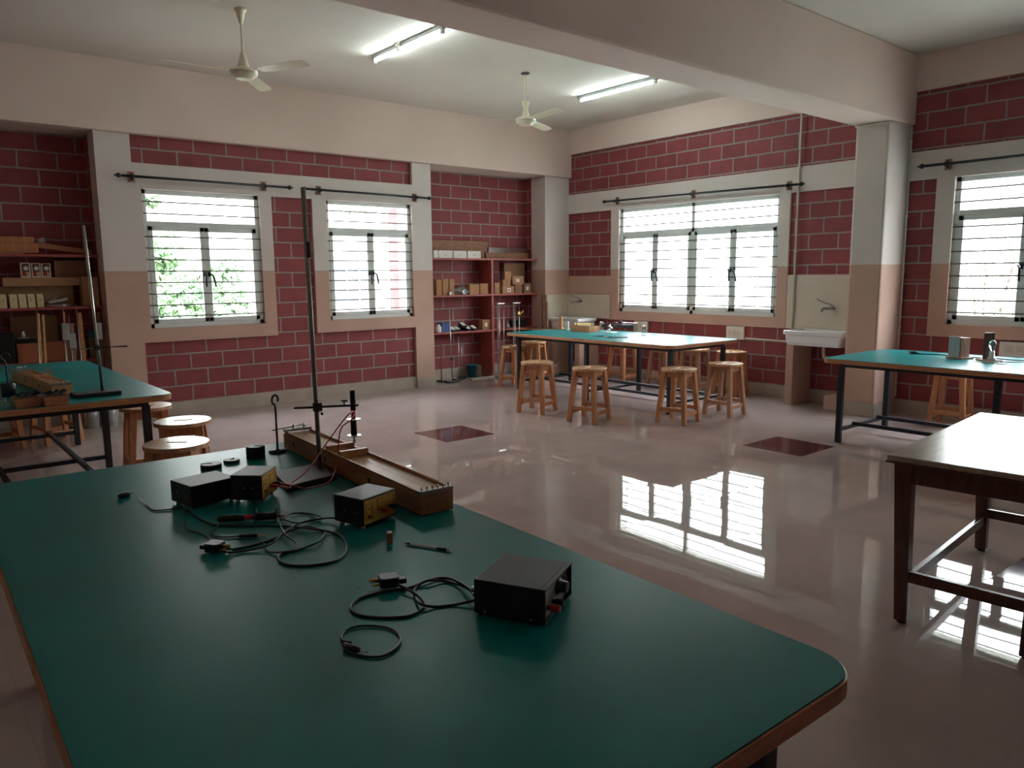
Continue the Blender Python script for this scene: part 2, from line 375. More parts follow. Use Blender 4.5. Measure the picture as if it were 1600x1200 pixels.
structure(MB().box(-.02, .3, Y0, -.06, 3.76, ZC).build('trim_2', 'beam_paint', bevel=.006))
structure(MB().box(X0, .035, -5.82, -5.36, 3.385, ZC).build('trim_3', 'beam_paint', bevel=.02))      # cross beam
structure(MB().box(-.543, .035, -5.785, -5.395, 0, 3.385).build('trim_4', PL, bevel=.03))                 # column under it
structure(MB().box(X0, .035, -11.6, -11.2, 3.385, ZC).build('trim_5', 'beam_paint', bevel=.02))
# splash tiles
structure(MB().box(.002, .035, -1.03, -.002, .962, 1.36).build('trim_6', 'cream_tile'))
structure(MB().box(-.50, -.002, -.014, .0, .93, 1.36).build('trim_7', 'cream_tile'))
structure(MB().box(.002, .035, -5.39, -4.285, .962, 1.67).build('trim_8', 'cream_tile'))
# hidden side of the room: back wall and side wall
c = MB(); y1, y2 = Y0-.3, Y0
c.box(X0-.3, .3, y1, y2, 0, ZC, 0)
structure(c.build('wall_back', [BR]))
structure(MB().box(X0-.3, X0, Y0, .8, 0, ZC).build('wall_side', [PL]))
# skirting
s = MB(); s.box(-7.42, -7.04, -.012, .0, 0, .14); s.box(-7.04, -3.19, .02, .05, 0, .165); s.box(-3.19, -2.86, -.012, 0, 0, .14); s.box(-2.9, -.53, .53, .55, 0, .16); s.box(X0, -7.42, .53, .55, 0, .16)
s.box(-.53, -.0, -.012, 0, 0, .14)
structure(s.build('baseboard_left', 'skirting_tile'))
s = MB(); s.box(.005, .035, Y0, -5.79, 0, .165); s.box(.005, .035, -5.39, -.01, 0, .165); s.box(-.555, .0, -5.80, -5.785, 0, .16); s.box(-.558, -.543, -5.80, -5.385, 0, .16)
structure(s.build('baseboard_right', 'skirting_tile'))

# ------------------------------------------------------------------ windows
def window(n, horiz, a0, a1, units, M, detailed=True):
    # local frame: u along the wall, v outward (towards outside), z up ; M maps local -> world
    W = a1-a0; root = MB(); fr = .055; v0, v1 = .05, .11
    root.box(0, W, v0, v1, ZS, ZS+fr); root.box(0, W, v0, v1, ZH-fr, ZH); root.box(0, fr, v0, v1, ZS, ZH); root.box(W-fr, W, v0, v1, ZS, ZH)
    zt = ZH-.40
    root.box(fr, W-fr, v0, v1, zt-.03, zt+.03)
    uw = W/units
    for k in range(1, units): root.box(k*uw-.03, k*uw+.03, v0, v1, ZS, ZH)
    r = root.xf(M).build('window_%d' % n, 'win_metal', bevel=.004); structure(r)
    for k in range(units):
        ua, ub = k*uw+(.05 if k == 0 else .03), (k+1)*uw-(.05 if k == units-1 else .03)
        MB().box(ua, ub, v0+.02, v0+.026, zt+.03, ZH-fr).xf(M).build('pane', 'glass', r)
        mid = (ua+ub)/2
        for sgn, (sa, sb) in enumerate(((ua, mid), (mid, ub))):
            c_ = MB(); t = .055; z0, z1 = ZS+fr, zt-.03; va, vb = v0-.008, v0+.035
            c_.box(sa, sa+t, va, vb, z0, z1); c_.box(sb-t, sb, va, vb, z0, z1); c_.box(sa, sb, va, vb, z0, z0+t); c_.box(sa, sb, va, vb, z1-t, z1)
            cs = c_.xf(M).build('casement', 'win_metal', r, bevel=.004)
            MB().box(sa+t, sb-t, v0+.012, v0+.017, z0+t, z1-t).xf(M).build('pane', 'glass', cs)
            if detailed:
                hx = (sb-.027) if sgn == 0 else (sa+.027); zz = 1.76; dx = .0 if sgn == 0 else .035
                h = MB(); h.box(hx-.018, hx+.018, va-.012, va, zz-.04, zz+.03); h.tube([(hx, va-.012, zz), (hx, va-.04, zz)], .009)
                h.bar((hx-.016, va-.04, zz+.008), (hx+dx, va-.05, zz-.03), .026, .018); h.bar((hx+dx, va-.05, zz-.025), (hx+dx*1.9, va-.04, zz-.17), .023, .016)
                h.xf(M).build('handle', 'black_plastic', cs, bevel=.002)
    g = MB(); k = 0; z = ZS+.14
    while z < ZH-.06:
        if abs(z-zt) > .05: g.bar((-.012, v0-.018, z), (W+.012, v0-.018, z), .016, .016)
        z += .1375
    g.xf(M).build('grille', 'bar_metal', r)
    for e in (0, 1):                                  # curtain rod above
        pass
    return r
MA = lambda a0: Matrix.Translation((a0, 0, 0))
MBX = lambda a0: Matrix.Translation((0, a0, 0)) @ Matrix(((0, 1, 0, 0), (-1, 0, 0, 0), (0, 0, 1, 0), (0, 0, 0, 1)))
window(1, 1, *W1, 1, MA(W1[0])); window(2, 1, *W2, 1, MA(W2[0]))
window(3, 0, W3[1], W3[0], 2, MBX(W3[0])); window(4, 0, W4[1], W4[0], 2, MBX(W4[0]))

def curtain_rod(p, q, brackets, nrm, label):
    p, q, nrm = Vector(p), Vector(q), Vector(nrm); root = thing('curtain_rod', label, 'curtain rod', p)
    d = (q-p).normalized(); L = (q-p).length; I = lambda v: v
    MB().tube([(0, 0, 0), d*L], .016, 10).build('rod', 'rod_iron', root)
    for e, s_ in ((Vector((0, 0, 0)), -1), (d*L, 1)):
        f = MB(); pr = [(0, .010), (.012, .017), (.022, .012), (.034, .026), (.048, .030), (.062, .024), (.074, .008), (.086, .012), (.098, .003)]
        f.tube([e+d*s_*(t-.012) for t, _ in pr], [r for _, r in pr], 10); f.build('finial', 'rod_iron', root)
    for bp in brackets:
        c0 = d*bp; wall = -nrm*nrm.dot(p)                       # foot point on wall
        B = MB(); a_ = d*.032; n_ = nrm
        base = c0 + wall
        c8 = [base+d*i*.035+Vector((0, 0, j))*.06+n_*k for k in (0, .018) for i, j in ((-1, -1), (1, -1), (1, 1), (-1, 1))]
        B.hexa(c8); bk = B.build('wall_block', 'block_wood', root, bevel=.002)
        H = MB(); H.bar(base+n_*.018, c0+n_*.014-Vector((0, 0, .02)), .016, .016); H.tube([c0-d*.014, c0+d*.014], .021, 10)
        H.hexa([base+d*i*.012+Vector((0, 0, j))*.042+n_*k for k in (.018, .024) for i, j in ((-1, -1), (1, -1), (1, 1), (-1, 1))])
        H.build('bracket', 'rod_iron', root)
curtain_rod((-7.17, -.08, 2.882), (-5.18, -.08, 2.875), (.115, 1.70), (0, -1, 0), 'dark curtain rod above the window with the leafy tree, end tipped with finials')
curtain_rod((-4.90, -.08, 2.874), (-2.98, -.08, 2.860), (.20, 1.74), (0, -1, 0), 'dark curtain rod above the window beside the shelf niche')
curtain_rod((-.08, -1.0, 2.893), (-.08, -4.44, 2.845), (.19, 1.71, 3.26), (-1, 0, 0), 'long dark curtain rod over the wide four-casement window, on three wooden blocks')
curtain_rod((-.08, -6.0, 2.90), (-.08, -9.5, 2.90), (.22, 1.75, 3.28), (-1, 0, 0), 'dark curtain rod over the window right of the column')

# ------------------------------------------------------------------ ceiling fans, tube lights
def fan(x, y, angs, style, label):
    root = thing('ceiling_fan', label, 'fan', (x, y, ZC), 0, None); zc = 3.60-ZC
    if style == 1: MB().lathe([(.055, 0), (.056, -.012), (.04, -.03), (.036, -.06), (.018, -.125), (.016, -.13)]).build('canopy', 'fan_cream', root)
    else: MB().lathe([(.055, 0), (.055, -.012), (.012, -.016)]).build('canopy', 'foil', root)
    top = -.13 if style == 1 else -.015; low = zc+(.13 if style == 1 else .24)
    MB().tube([(0, 0, top), (0, 0, low)], .011, 10).build('down_rod', 'fan_cream', root)
    if style == 1: MB().lathe([(.014, zc+.19), (.02, zc+.185), (.052, zc+.075), (.066, zc+.045), (.05, zc+.04)]).build('lower_canopy', 'fan_cream', root)
    else: MB().lathe([(.012, zc+.245), (.05, zc+.235), (.045, zc+.2), (.025, zc+.15), (.032, zc+.11), (.042, zc+.09), (.05, zc+.04), (.04, zc+.03)]).build('lower_canopy', 'fan_cream', root)
    MB().lathe([(.05, zc+.045), (.10, zc+.04), (.125, zc+.022), (.13, zc), (.122, zc-.02), (.115, zc-.03), (.09, zc-.036), (.085, zc-.05), (.05, zc-.056), (.002, zc-.057)], n=32).build('motor', 'fan_cream', root)
    MB().lathe([(.132, zc+.004), (.134, zc), (.132, zc-.006), (.12, zc-.004)], n=32).build('ring', 'steel', root)
    R = .735
    for a_ in angs:
        a_ = math.radians(a_); m = MB()
        poly = [(.19, -.045), (.30, -.058), (.62, -.068), (R-.02, -.058), (R, -.03), (R, .03), (R-.03, .058), (.6, .064), (.3, .058), (.19, .045)]
        m.prism(poly, -.002, .002, M=Matrix.Rotation(math.radians(-11), 4, 'X'))
        m.xf(Matrix.Translation((0, 0, zc+.012)) @ Matrix.Rotation(a_, 4, 'Z')); bl = m.build('blade', 'fan_cream', root)
        k = MB(); k.bar((.11, 0, .006), (.22, 0, .006), .035, .004); k.bar((.20, -.02, .007), (.27, -.03, .004), .018, .004); k.bar((.20, .02, .007), (.27, .03, .010), .018, .004)
        k.xf(Matrix.Translation((0, 0, zc+.012)) @ Matrix.Rotation(a_, 4, 'Z')); k.build('blade_bracket', 'fan_cream', bl)
fan(-6.62, -2.54, (178, 298, 52), 1, 'cream three-blade ceiling fan nearer the left wall, with cone canopy')
fan(-3.05, -2.44, (-95, 25, 145), 2, 'smaller-looking cream ceiling fan hanging between the two lit tube lights')
for x, yy_, lab in ((-4.90, -2.665, 'lit tube light with a round ceiling rose at its middle'), (-1.66, -2.665, 'lit tube light nearest the wide window wall')):
    root = thing('tube_light', lab, 'light', (x, yy_, ZC))
    MB().box(-.022, .022, -.71, .71, -.045, 0).build('housing', 'batten', root, bevel=.004)
    MB().tube([(0, -.67, -.066), (0, .67, -.066)], .014, 12).build('tube', 'tube_glow', root)
    for e in (-1, 1): MB().box(-.018, .018, e*.67-.02, e*.67+.02, -.088, -.04).build('tube_holder', 'white_plastic', root, bevel=.003)
tag(MB().lathe([(.055, 0), (.055, -.012), (.035, -.02), (.033, -.07), (.028, -.078), (.0, -.078)]).build('ceiling_rose', 'cream_plastic', loc=(at(624, 68, z=ZC).x, at(624, 68, z=ZC).y, ZC)), 'round cream rose fixed to the ceiling above the tube light by the fan', 'ceiling rose')

# ------------------------------------------------------------------ lab tables
def lab_table(x0, x1, y0, y1, rot, label, group=None):
    cx, cy = (x0+x1)/2, (y0+y1)/2; hx, hy = (x1-x0)/2, (y1-y0)/2
    root = thing('lab_table', label, 'table', (cx, cy, 0), rot, group)
    top = MB(); top.prism(rrect(-hx+.006, hx-.006, -hy+.006, hy-.006, .10), .856, .860); top.build('tabletop', 'laminate', root)
    MB().prism(rrect(-hx, hx, -hy, hy, .105), .815, .8565).build('wood_edge', 'edge_wood', root, bevel=.004)
    lx, ly = hx-.17, hy-.14; f = MB(); t = .045
    for sx_ in (-1, 1): f.box(sx_*lx-t/2, sx_*lx+t/2, -ly, ly, .77, .815)
    for yy in (-ly, 0, ly): f.box(-lx, lx, yy-t/2, yy+t/2, .77, .815)
    f.build('frame', 'black_steel', root, bevel=.003)
    for sx_ in (-1, 1):
        for yy in (-ly, 0, ly): MB().box(sx_*lx-.026, sx_*lx+.026, yy-.026, yy+.026, 0, .772).build('leg', 'black_steel', root, bevel=.004)
    for yy in (-ly, 0, ly): MB().box(-lx+.026, lx-.026, yy-.018, yy+.018, .115, .15).build('cross_rail', 'black_steel', root, bevel=.003)
    for sx_ in (-.52, .52): MB().bar((sx_*lx, -ly+.02, .168), (sx_*lx, ly-.02, .168), .036, .036).build('foot_rail', 'black_steel', root, bevel=.003)
    return root
T = .860
lab_table(-9.265, -7.87, -9.19, -6.17, math.radians(-.9), 'green-topped lab table filling the foreground, with the black power boxes on it')
lab_table(-9.27, -7.85, -4.05, -.93, 0, 'green-topped lab table at the left, in front of the left shelf niche')
lab_table(-2.33, -.92, -4.2, -1.08, 0, 'green-topped lab table with black legs in front of the wide window')
lab_table(-2.29, -.93, -9.1, -6.04, 0, 'green-topped lab table right of the column, carrying a bulb holder')

# brown wooden table
root = thing('wooden_table', 'dark brown wooden table with a pale shiny top in the right foreground', 'table', (-5.03, -8.585, 0), math.radians(5))
MB().box(-.78, .76, -.345, .345, .815, .842).build('tabletop', 'pale_top', root, bevel=.004)
MB().box(-.785, .765, -.35, .35, .806, .8155).build('top_lipping', 'dark_wood', root, bevel=.003)
f = MB(); f.box(-.70, .68, -.28, -.255, .70, .806); f.box(-.70, .68, .255, .28, .70, .806); f.box(-.705, -.68, -.27, .27, .70, .806); f.box(.66, .685, -.27, .27, .70, .806); f.build('apron', 'dark_wood', root, bevel=.003)
for sx_ in (-1, 1):
    for sy_ in (-1, 1):
        MB().bar((sx_*.685, sy_*.262, 0.012), (sx_*.69, sy_*.29, .806), .058, .058, .078, .078).build('leg', 'dark_wood', root, bevel=.004)
        MB().lathe([(.022, 0), (.024, .012)], (sx_*.685, sy_*.262, 0), 12).build('foot', 'black_plastic', root)
for sy_ in (-1, 1): MB().box(-.66, .66, sy_*.262-.014, sy_*.262+.014, .17, .225).build('stretcher', 'dark_wood', root, bevel=.003)
for sx_ in (-1, 1): MB().box(sx_*.685-.014, sx_*.685+.014, -.26, .26, .21, .265).build('stretcher', 'dark_wood', root, bevel=.003)

# ------------------------------------------------------------------ stools
def stool(mats):
    root = thing('stool', '', 'stool')
    bm = MB(); n = 40; R = .205; outer, inner = [], []
    for k in range(n):
        a_ = 2*PI*k/n; outer.append((R*math.cos(a_), R*math.sin(a_)))
        u = math.cos(a_); v = math.sin(a_); inner.append((.065*max(-1, min(1, u*1.12)), .016*max(-1, min(1, v*2.2))))
    rings = []
    for pts, z in ((outer, .600), (outer, .630), (inner, .630), (inner, .600)):
        rings.append([bm.bm.verts.new((x, y, z)) for x, y in pts])
    for i in range(4):
        r1, r2 = rings[i], rings[(i+1) % 4]
        for k in range(n): bm.bm.faces.new((r1[k], r1[(k+1) % n], r2[(k+1) % n], r2[k]))
    bm.build('seat', mats[1], root, bevel=.004, seg=2)
    ap = MB(); q = .118
    for s_ in (-1, 1): ap.box(-q, q, s_*q-.011, s_*q+.011, .535, .600); ap.box(s_*q-.011, s_*q+.011, -q, q, .535, .600)
    ap.build('apron', mats[0], root, bevel=.002)
    for i in (-1, 1):
        for j in (-1, 1): MB().bar((i*.172, j*.172, 0), (i*.118, j*.118, .600), .046, .046, .060, .060, ref=(1, 0, 0)).build('leg', mats[0], root, bevel=.003)
    for s_, zz in ((-1, .115), (1, .115)): MB().box(-.155, .155, s_*.162-.011, s_*.162+.011, zz-.022, zz+.022).build('stretcher', mats[0], root, bevel=.002)
    for s_, zz in ((-1, .165), (1, .165)): MB().box(s_*.158-.011, s_*.158+.011, -.15, .15, zz-.022, zz+.022).build('stretcher', mats[0], root, bevel=.002)
    return root
proto = {'o': stool(('stool_wood', 'stool_seat')), 'd': stool(('stool_dark', 'stool_seat'))}; usedp = set()
def put_stool(x, y, rz, label, group, kind='o'):
    o = proto[kind]
    if kind in usedp: o = copy_tree(o)
    usedp.add(kind); o.location = (x, y, 0); o.rotation_euler.z = math.radians(rz); tag(o, label, 'stool', group)
g2 = 'stools around the table by the wide window'
def seat(px, py): return at(px, py, z=.63)
for px, py, rz, lab, kd in (
    (839, 565, 20, 'orange-brown wooden stool in front of the window table, leftmost of its front row', 'o'),
    (921, 574, 15, 'orange-brown wooden stool in the window table front row, second from its left end', 'o'),
    (1061, 575, 10, 'greyish-seated wooden stool at the front right corner of the window table', 'o'),
    (1134, 567, 5, 'wooden stool with pale shiny seat just beyond the right end of the window table', 'd'),
    (805, 540, 12, 'orange wooden stool behind the window table left leg, beside the glass rods', 'o'),
    (834, 533, 25, 'orange wooden stool tucked under the left end of the window table', 'o'),
    (1143, 548.5, 8, 'wooden stool against the brick wall, below and right of the switch board', 'o')):
    p = seat(px, py); put_stool(p.x, p.y, rz, lab, g2, kd)
put_stool(-.42, -1.72, 0, 'wooden stool standing behind the window table, seen between its black legs', g2, 'o')
put_stool(-.40, -2.52, 5, 'greyish brown stool behind the window table, left of the one under the table corner', g2, 'd')
put_stool(-.42, -3.12, 5, 'brown wooden stool half hidden behind the right corner of the window table', g2, 'd')
put_stool(-.40, -6.58, 5, 'wooden stool against the wall behind the table with the bulb holder', 'stools behind the right table', 'o')
g1 = 'stools around the left table'
for x, y, rz, lab in ((-7.80, -2.98, -5, 'wooden stool mostly hidden behind the left table corner, farthest of three in line'),
                      (-7.765, -3.90, -22, 'wooden stool with shiny slotted seat, middle one of three beside the left table'),
                      (-8.04, -4.70, -38, 'wooden stool with shiny slotted seat, nearest one of three beside the left table')):
    put_stool(x, y, rz, lab, g1)
put_stool(-8.15, -.72, 15, 'orange wooden stool seen through the left table legs, right one of two', g1)
put_stool(-8.66, -.78, 5, 'orange wooden stool seen under the left table at the photo edge', g1)

# ------------------------------------------------------------------ helpers for equipment
def obox(name, label, cat, C0, u, v, h, m, z=T, parent=None, bevel=.003, group=None):
    C0 = Vector((*C0[:2], 0)); u = Vector((*u, 0)); v = Vector((*v, 0)); b_ = MB()
    b_.hexa([C0+Vector((0, 0, z)), C0+u+Vector((0, 0, z)), C0+u+v+Vector((0, 0, z)), C0+v+Vector((0, 0, z))]+[C0+Vector((0, 0, z+h)), C0+u+Vector((0, 0, z+h)), C0+u+v+Vector((0, 0, z+h)), C0+v+Vector((0, 0, z+h))])
    o = b_.build(name, m, parent, bevel=bevel)
    if not parent: tag(o, label, cat, group)
    return o
def cable(name, pts, r=.0032, m='cable_black', parent=None, label=None, cat=None, k=7):
    o = MB().tube(smooth_path(pts, k), r, 8).build(name, m, parent)
    if label: tag(o, label, cat)
    return o
def onT(px, py, dz=.0035, z=T):
    return at(px, py, z=z+dz)
def plug_part(parent, pos, ang, M0='black_plastic'):
    # three-pin plug: rounded body, three pins
    Mx = Matrix.Translation(pos) @ Matrix.Rotation(ang, 4, 'Z') @ Matrix.Scale(1.12, 4)
    b_ = MB(); b_.prism(rrect(-.022, .022, -.024, .024, .012), .0, .024); b_.box(-.012, .012, -.042, -.02, .003, .015); b_.xf(Mx)
    o = b_.build('plug', M0, parent, bevel=.003)
    p_ = MB(); p_.tube([(-.011, .022, .008), (-.011, .043, .008)], .0028); p_.tube([(.011, .022, .008), (.011, .043, .008)], .0028); p_.tube([(0, .022, .016), (0, .048, .018)], .0038)
    p_.xf(Mx).build('pins', 'brass', o)
    return o

# ---- foreground table: power boxes
def box_frame(near, dirang, L, D):
    u = Vector((math.cos(dirang), math.sin(dirang)))*L; v = Vector((-math.sin(dirang), math.cos(dirang)))*D
    return near, u, v
def local_box(name, label, near, ang, L, D, h, foot=.01):
    root = thing(name, label, 'power supply', (near[0], near[1], T), ang)
    MB().box(0, L, 0, D, foot, h).build('case', 'black_rough', root, bevel=.003)
    for i, (x, y) in enumerate(((.018, .018), (L-.018, .018), (.018, D-.018), (L-.018, D-.018))):
        MB().lathe([(.007, 0), (.008, foot)], (x, y, 0), 12).build('foot', 'white_plastic' if foot > .009 else 'black_plastic', root)
    for y in (.035, D-.05): 
        MB().tube([(-.0015, y, h*.55), (.002, y, h*.55)], .003, 8).build('screw', 'steel', root)
    return root
# A: plain black box
rA = local_box('power_supply', 'plain black metal box behind the yellow-faced ones, leftmost on the foreground table', (-8.648, -7.076), math.radians(10.5), .185, .155, .087, .008)
# yellow faced boxes
def yellow_face(root, L, h, foot, knobs):
    p = MB().box(.006, L-.006, -.002, .001, foot+.006, h-.006).build('yellow_panel', 'yellow_panel', root); p['label'] = 'yellow front panel'
    k = MB(); y0, y1 = -.0032, -.0018
    def fr(x0, x1, z0, z1, t=.0012): k.box(x0, x1, y0, y1, z0, z0+t); k.box(x0, x1, y0, y1, z1-t, z1); k.box(x0, x0+t, y0, y1, z0, z1); k.box(x1-t, x1, y0, y1, z0, z1)
    fr(.014, .044, foot+.016, foot+.072); fr(.070, L-.016, foot+.040, foot+.080); k.box(.022, .036, y0, y1, foot+.022, foot+.034); k.bar((.024, -.0025, foot+.056), (.034, -.0025, foot+.056), .001, .006)
    k.build('panel_marks', 'panel_ink', p)
    for x, z, m_ in knobs:
        q = MB(); q.tube([(x, 0, z), (x, -.012, z), (x, -.012, z), (x, -.030, z)], [.0055, .0055, .0085, .0075], 12); q.build('terminal', m_, root)
yB = local_box('power_supply', 'black box with yellow face turned right, wired to the coil by red leads', (-8.421, -7.169), math.radians(46), .150, .120, .108, .012)
yellow_face(yB, .150, .108, .012, ((.075, .048, 'red_plastic'), (.105, .050, 'black_plastic')))
yC = local_box('power_supply', 'black box with a yellow front and two terminals, beside the long wooden box end', (-8.282, -7.692), math.radians(17.5), .165, .135, .105, .012)
yellow_face(yC, .165, .105, .012, ((.092, .050, 'red_plastic'), (.130, .052, 'black_plastic')))
# D: large black box
D_ = thing('power_supply', 'large black metal power box alone near the right edge of the foreground table', 'power supply', (-8.300, -8.603, T), math.radians(27.5))
Lx, Dx, hx_ = .192, .178, .094
cs = MB().box(0, Lx, 0, Dx, .006, hx_).build('case', 'black_rough', D_, bevel=.002)
for i, x, y in ((0, .012, .012), (0, Lx-.012, .012), (0, .012, Dx-.012), (0, Lx-.012, Dx-.012)): MB().lathe([(.006, 0), (.007, .006)], (x, y, 0), 10).build('foot', 'black_plastic', D_)
p = MB().box(.004, Lx-.004, -.001, .002, .010, hx_-.006).build('front_panel', 'grey_panel', D_); p['label'] = 'grey front panel'
cs2 = MB(); cs2.box(0, Lx, -.014, .0, hx_-.003, hx_); cs2.box(0, Lx, -.012, 0, .006, .009); cs2.box(0, .002, -.012, 0, .006, hx_); cs2.box(Lx-.002, Lx, -.014, 0, .006, hx_); cs2.build('cover_lip', 'black_rough', D_)
for x, z in ((.004, .016), (.004, Dx)): pass
for y in (.025, Dx-.03): MB().tube([(-.0015, y, .014), (.002, y, .014)], .0035, 8).build('screw', 'steel', D_)
k_ = MB(); k_.tube([(.125, 0, .055), (.125, -.004, .055), (.125, -.005, .055), (.125, -.026, .055)], [.022, .022, .017, .014], 20); k_.build('knob', 'black_plastic', D_)
MB().tube([(.045, 0, .032), (.045, -.01, .032), (.045, -.01, .032), (.045, -.034, .032)], [.006, .006, .009, .0085], 14).build('terminal', 'red_plastic', D_)['label'] = 'red terminal'
MB().tube([(.085, 0, .03), (.085, -.01, .03), (.085, -.01, .03), (.085, -.03, .03)], [.006, .006, .009, .0085], 14).build('terminal', 'black_plastic', D_)
MB().tube([(.16, 0, .068), (.16, -.008, .068)], .004, 10).build('indicator', 'red_plastic', D_)
MB().tube([(.03, Dx, .055), (.03, Dx+.02, .055)], [.007, .005], 10).build('cable_gland', 'steel', D_)

# cable of D : figure-of-eight on the table ending in a three-pin plug
def pxpath(pts, dz=.0035): return [onT(a_, b_, dz + (c_[0] if c_ else 0)) for a_, b_, *c_ in pts]
rt = thing('power_cable', 'black cable looped beside the large black box, ending in a three-pin plug', 'cable', onT(600, 915, 0))
def to_local(root, pts): 
    return [Vector(p)-Vector(root.location) for p in pts]
def cab(root, pxs, r=.0036, m='cable_black'): return cable('cable', to_local(root, pxpath(pxs)), r, m, root)
cab(rt, [(741, 925, .03), (722, 912, .012), (697, 903, 0), (668, 907, .003), (640, 918, 0), (600, 924, 0), (562, 935, 0), (548, 950, 0), (562, 961, 0), (600, 965, 0), (640, 962, 0), (663, 948, 0), (655, 933, .004), (635, 920, .008), (618, 912, .010)])
cab(rt, [(741, 930, .03), (728, 918, .010), (700, 909, 0), (670, 907, .008), (650, 918, 0), (648, 932, 0), (658, 944, .008), (680, 948, 0), (710, 945, 0), (742, 938, .01)])
plug_part(rt, to_local(rt, [onT(608, 914, .006)])[0], math.radians(68))
# small jack lead, a loop
rt = thing('jack_lead', 'short black lead coiled in one loop with a jack plug, nearest the camera', 'cable', onT(580, 1005, 0))
cab(rt, [(548, 1004, .004), (534, 1000, 0), (537, 988, 0), (556, 979, 0), (585, 978, 0), (612, 983, 0), (625, 996, 0), (620, 1012, 0), (600, 1024, 0), (575, 1026, 0), (550, 1020, 0), (538, 1010, .006)], .003)
j = MB(); a0, a1, a2 = to_local(rt, [onT(536, 1007, .007), onT(562, 1016, .007), onT(574, 1019, .007)])
j.tube([a0, a0.lerp(a1, .1), a1.lerp(a0, .1), a1], [.003, .0065, .0065, .004], 12); jp = j.build('jack_body', 'black_plastic', rt)
MB().tube([a1, a2], .0018, 8).build('tip', 'steel', jp)

# pen
rt = thing('pen', 'black and clear ballpoint pen lying on the green table', 'pen', onT(633, 850, 0))
q0, q1, q2, q3 = to_local(rt, [onT(633, 848, .005), onT(641, 850, .005), onT(683, 856.5, .005), onT(704, 860.5, .005)])
MB().tube([q1, q2], .0042, 12).build('barrel', 'pen_clear', rt); MB().tube([q0, q0.lerp(q1, .8), q1], [.0015, .0045, .0045], 10).build('grip', 'black_plastic', rt)
MB().tube([q2, q2.lerp(q3, .75)], .0046, 12).build('label_band', 'black_plastic', rt); MB().tube([q2.lerp(q3, .75), q3], .0055, 12).build('end_cap', 'white_plastic', rt)
# small wooden wedge
o = obox('wooden_bridge', 'tiny upright wooden block standing in front of the yellow-faced box', 'block', onT(605, 850, 0), (.016, -.008), (.012, .024), .034, 'sono_wood', bevel=.002)

# sonometer (long wooden box)
def sonometer(loc, rot, L, W, H, label, wood='sono_wood', edge='sono_light', bridges=(), tools=True):
    root = thing('sonometer', label, 'wooden apparatus', loc, rot)
    b_ = MB(); t = .012
    b_.box(0, W, 0, L, .004, H-.012); b_.box(0, .010, .02, L-.02, H-.0125, H); b_.box(W-.010, W, .02, L-.02, H-.0125, H)
    b_.build('body', wood, root, bevel=.002)
    e_ = MB(); e_.box(.0, .006, .10, L-.10, H-.0005, H+.0015); e_.box(W-.006, W, .10, L-.10, H-.0005, H+.0015); e_.box(.010, W-.010, .03, L-.03, H-.0125, H-.011); e_.build('soundboard', edge, root)
    h_ = MB()
    for yy in (L*.30, L*.62, L*.9): h_.tube([(-.001, yy, H*.5), (.002, yy, H*.5)], .011, 16)
    h_.build('sound_hole', 'dark_slot', root)
    for yy in bridges: 
        br = MB(); br.prism([(-.016, 0), (.016, 0), (.012, .030), (-.012, .030)], .004, W-.004, M=Matrix(((0, 0, 1, 0), (1, 0, 0, 0), (0, 1, 0, 0), (0, 0, 0, 1)))); br.xf(Matrix.Translation((0, yy, H-.011)))
        br.build('bridge', 'sono_light', root, bevel=.002)
    if tools:
        p_ = MB(); p_.box(0, W, -.001, .022, H-.012, H+.002); pl_ = p_.build('end_plate', 'pcm', root)
        for k in range(6):
            x = .012+k*(W-.024)/5; q = MB(); q.tube([(x, .012, H+.001), (x, .012, H+.016)], .0028, 8); q.tube([(x-.005, .012, H+.012), (x+.005, .012, H+.012)], .002, 6); q.build('tuning_pin', 'steel', root)
        g = MB(); g.box(0, W, L-.03, L, H-.002, H+.008); g.build('far_plate', 'pcm', root)
        for x in (W*.35, W*.75):
            q = MB(); q.tube([(x, L-.015, H+.006), (x, L-.015, H+.032)], .004, 8); q.lathe([(.004, -.003), (.010, -.003), (.010, .003), (.004, .003)], (x, L-.015, H+.022), 12); q.build('thumb_screw', 'steel', root)
        MB().tube([(-.06, L-.015, H+.012), (W*.9, L-.005, H+.022)], .003, 8).build('screw_rod', 'steel', root)
        for x in (W*.3, W*.55): MB().tube([(x, .012, H+.006), (x, L*.5, H+.007), (x, L-.02, H+.008)], .0006, 5).build('wire', 'steel', root)
    return root
ang = math.atan2(-.067, .998)
sonometer((-8.058, -7.697, T), math.atan2(-1.37*.0+.0, 1)-math.atan2(.080, 1.37), 1.375, .135, .088, 'long reddish brown wooden sonometer box on the foreground table', bridges=(.70, .84))

# retort stand with clamp and coil
rx, ry = -8.058, -6.90
rt = thing('retort_stand', 'tall retort stand on a black base, rising through the middle of the picture', 'retort stand', (rx, ry, T))
B = MB(); q = [onT(*p_, 0)-rt.location for p_ in ((425, 745), (450, 769), (527, 750), (503, 730))]
B.hexa([(*v.xy, 0) for v in q]+[(v.x*.97-.003, v.y*.97, .024) for v in q]); B.build('base', 'black_rough', rt, bevel=.004)
TILT = Vector((-.015, .010, 0))
zt_ = 1.205
MB().tube([(0, 0, .01), TILT*.5+Vector((0, 0, zt_*.5)), TILT+Vector((0, 0, zt_))], .0098, 12).build('rod', 'rod_green', rt)
MB().tube([TILT*.42+Vector((0, 0, .92)), TILT*.42+Vector((0, 0, .985))], .011, 12).build('collar', 'foil', rt)
zc_ = pz(rx, ry, 636)-T
cd_ = Vector((.77, -.64, 0)); cz = Vector((0, 0, zc_))
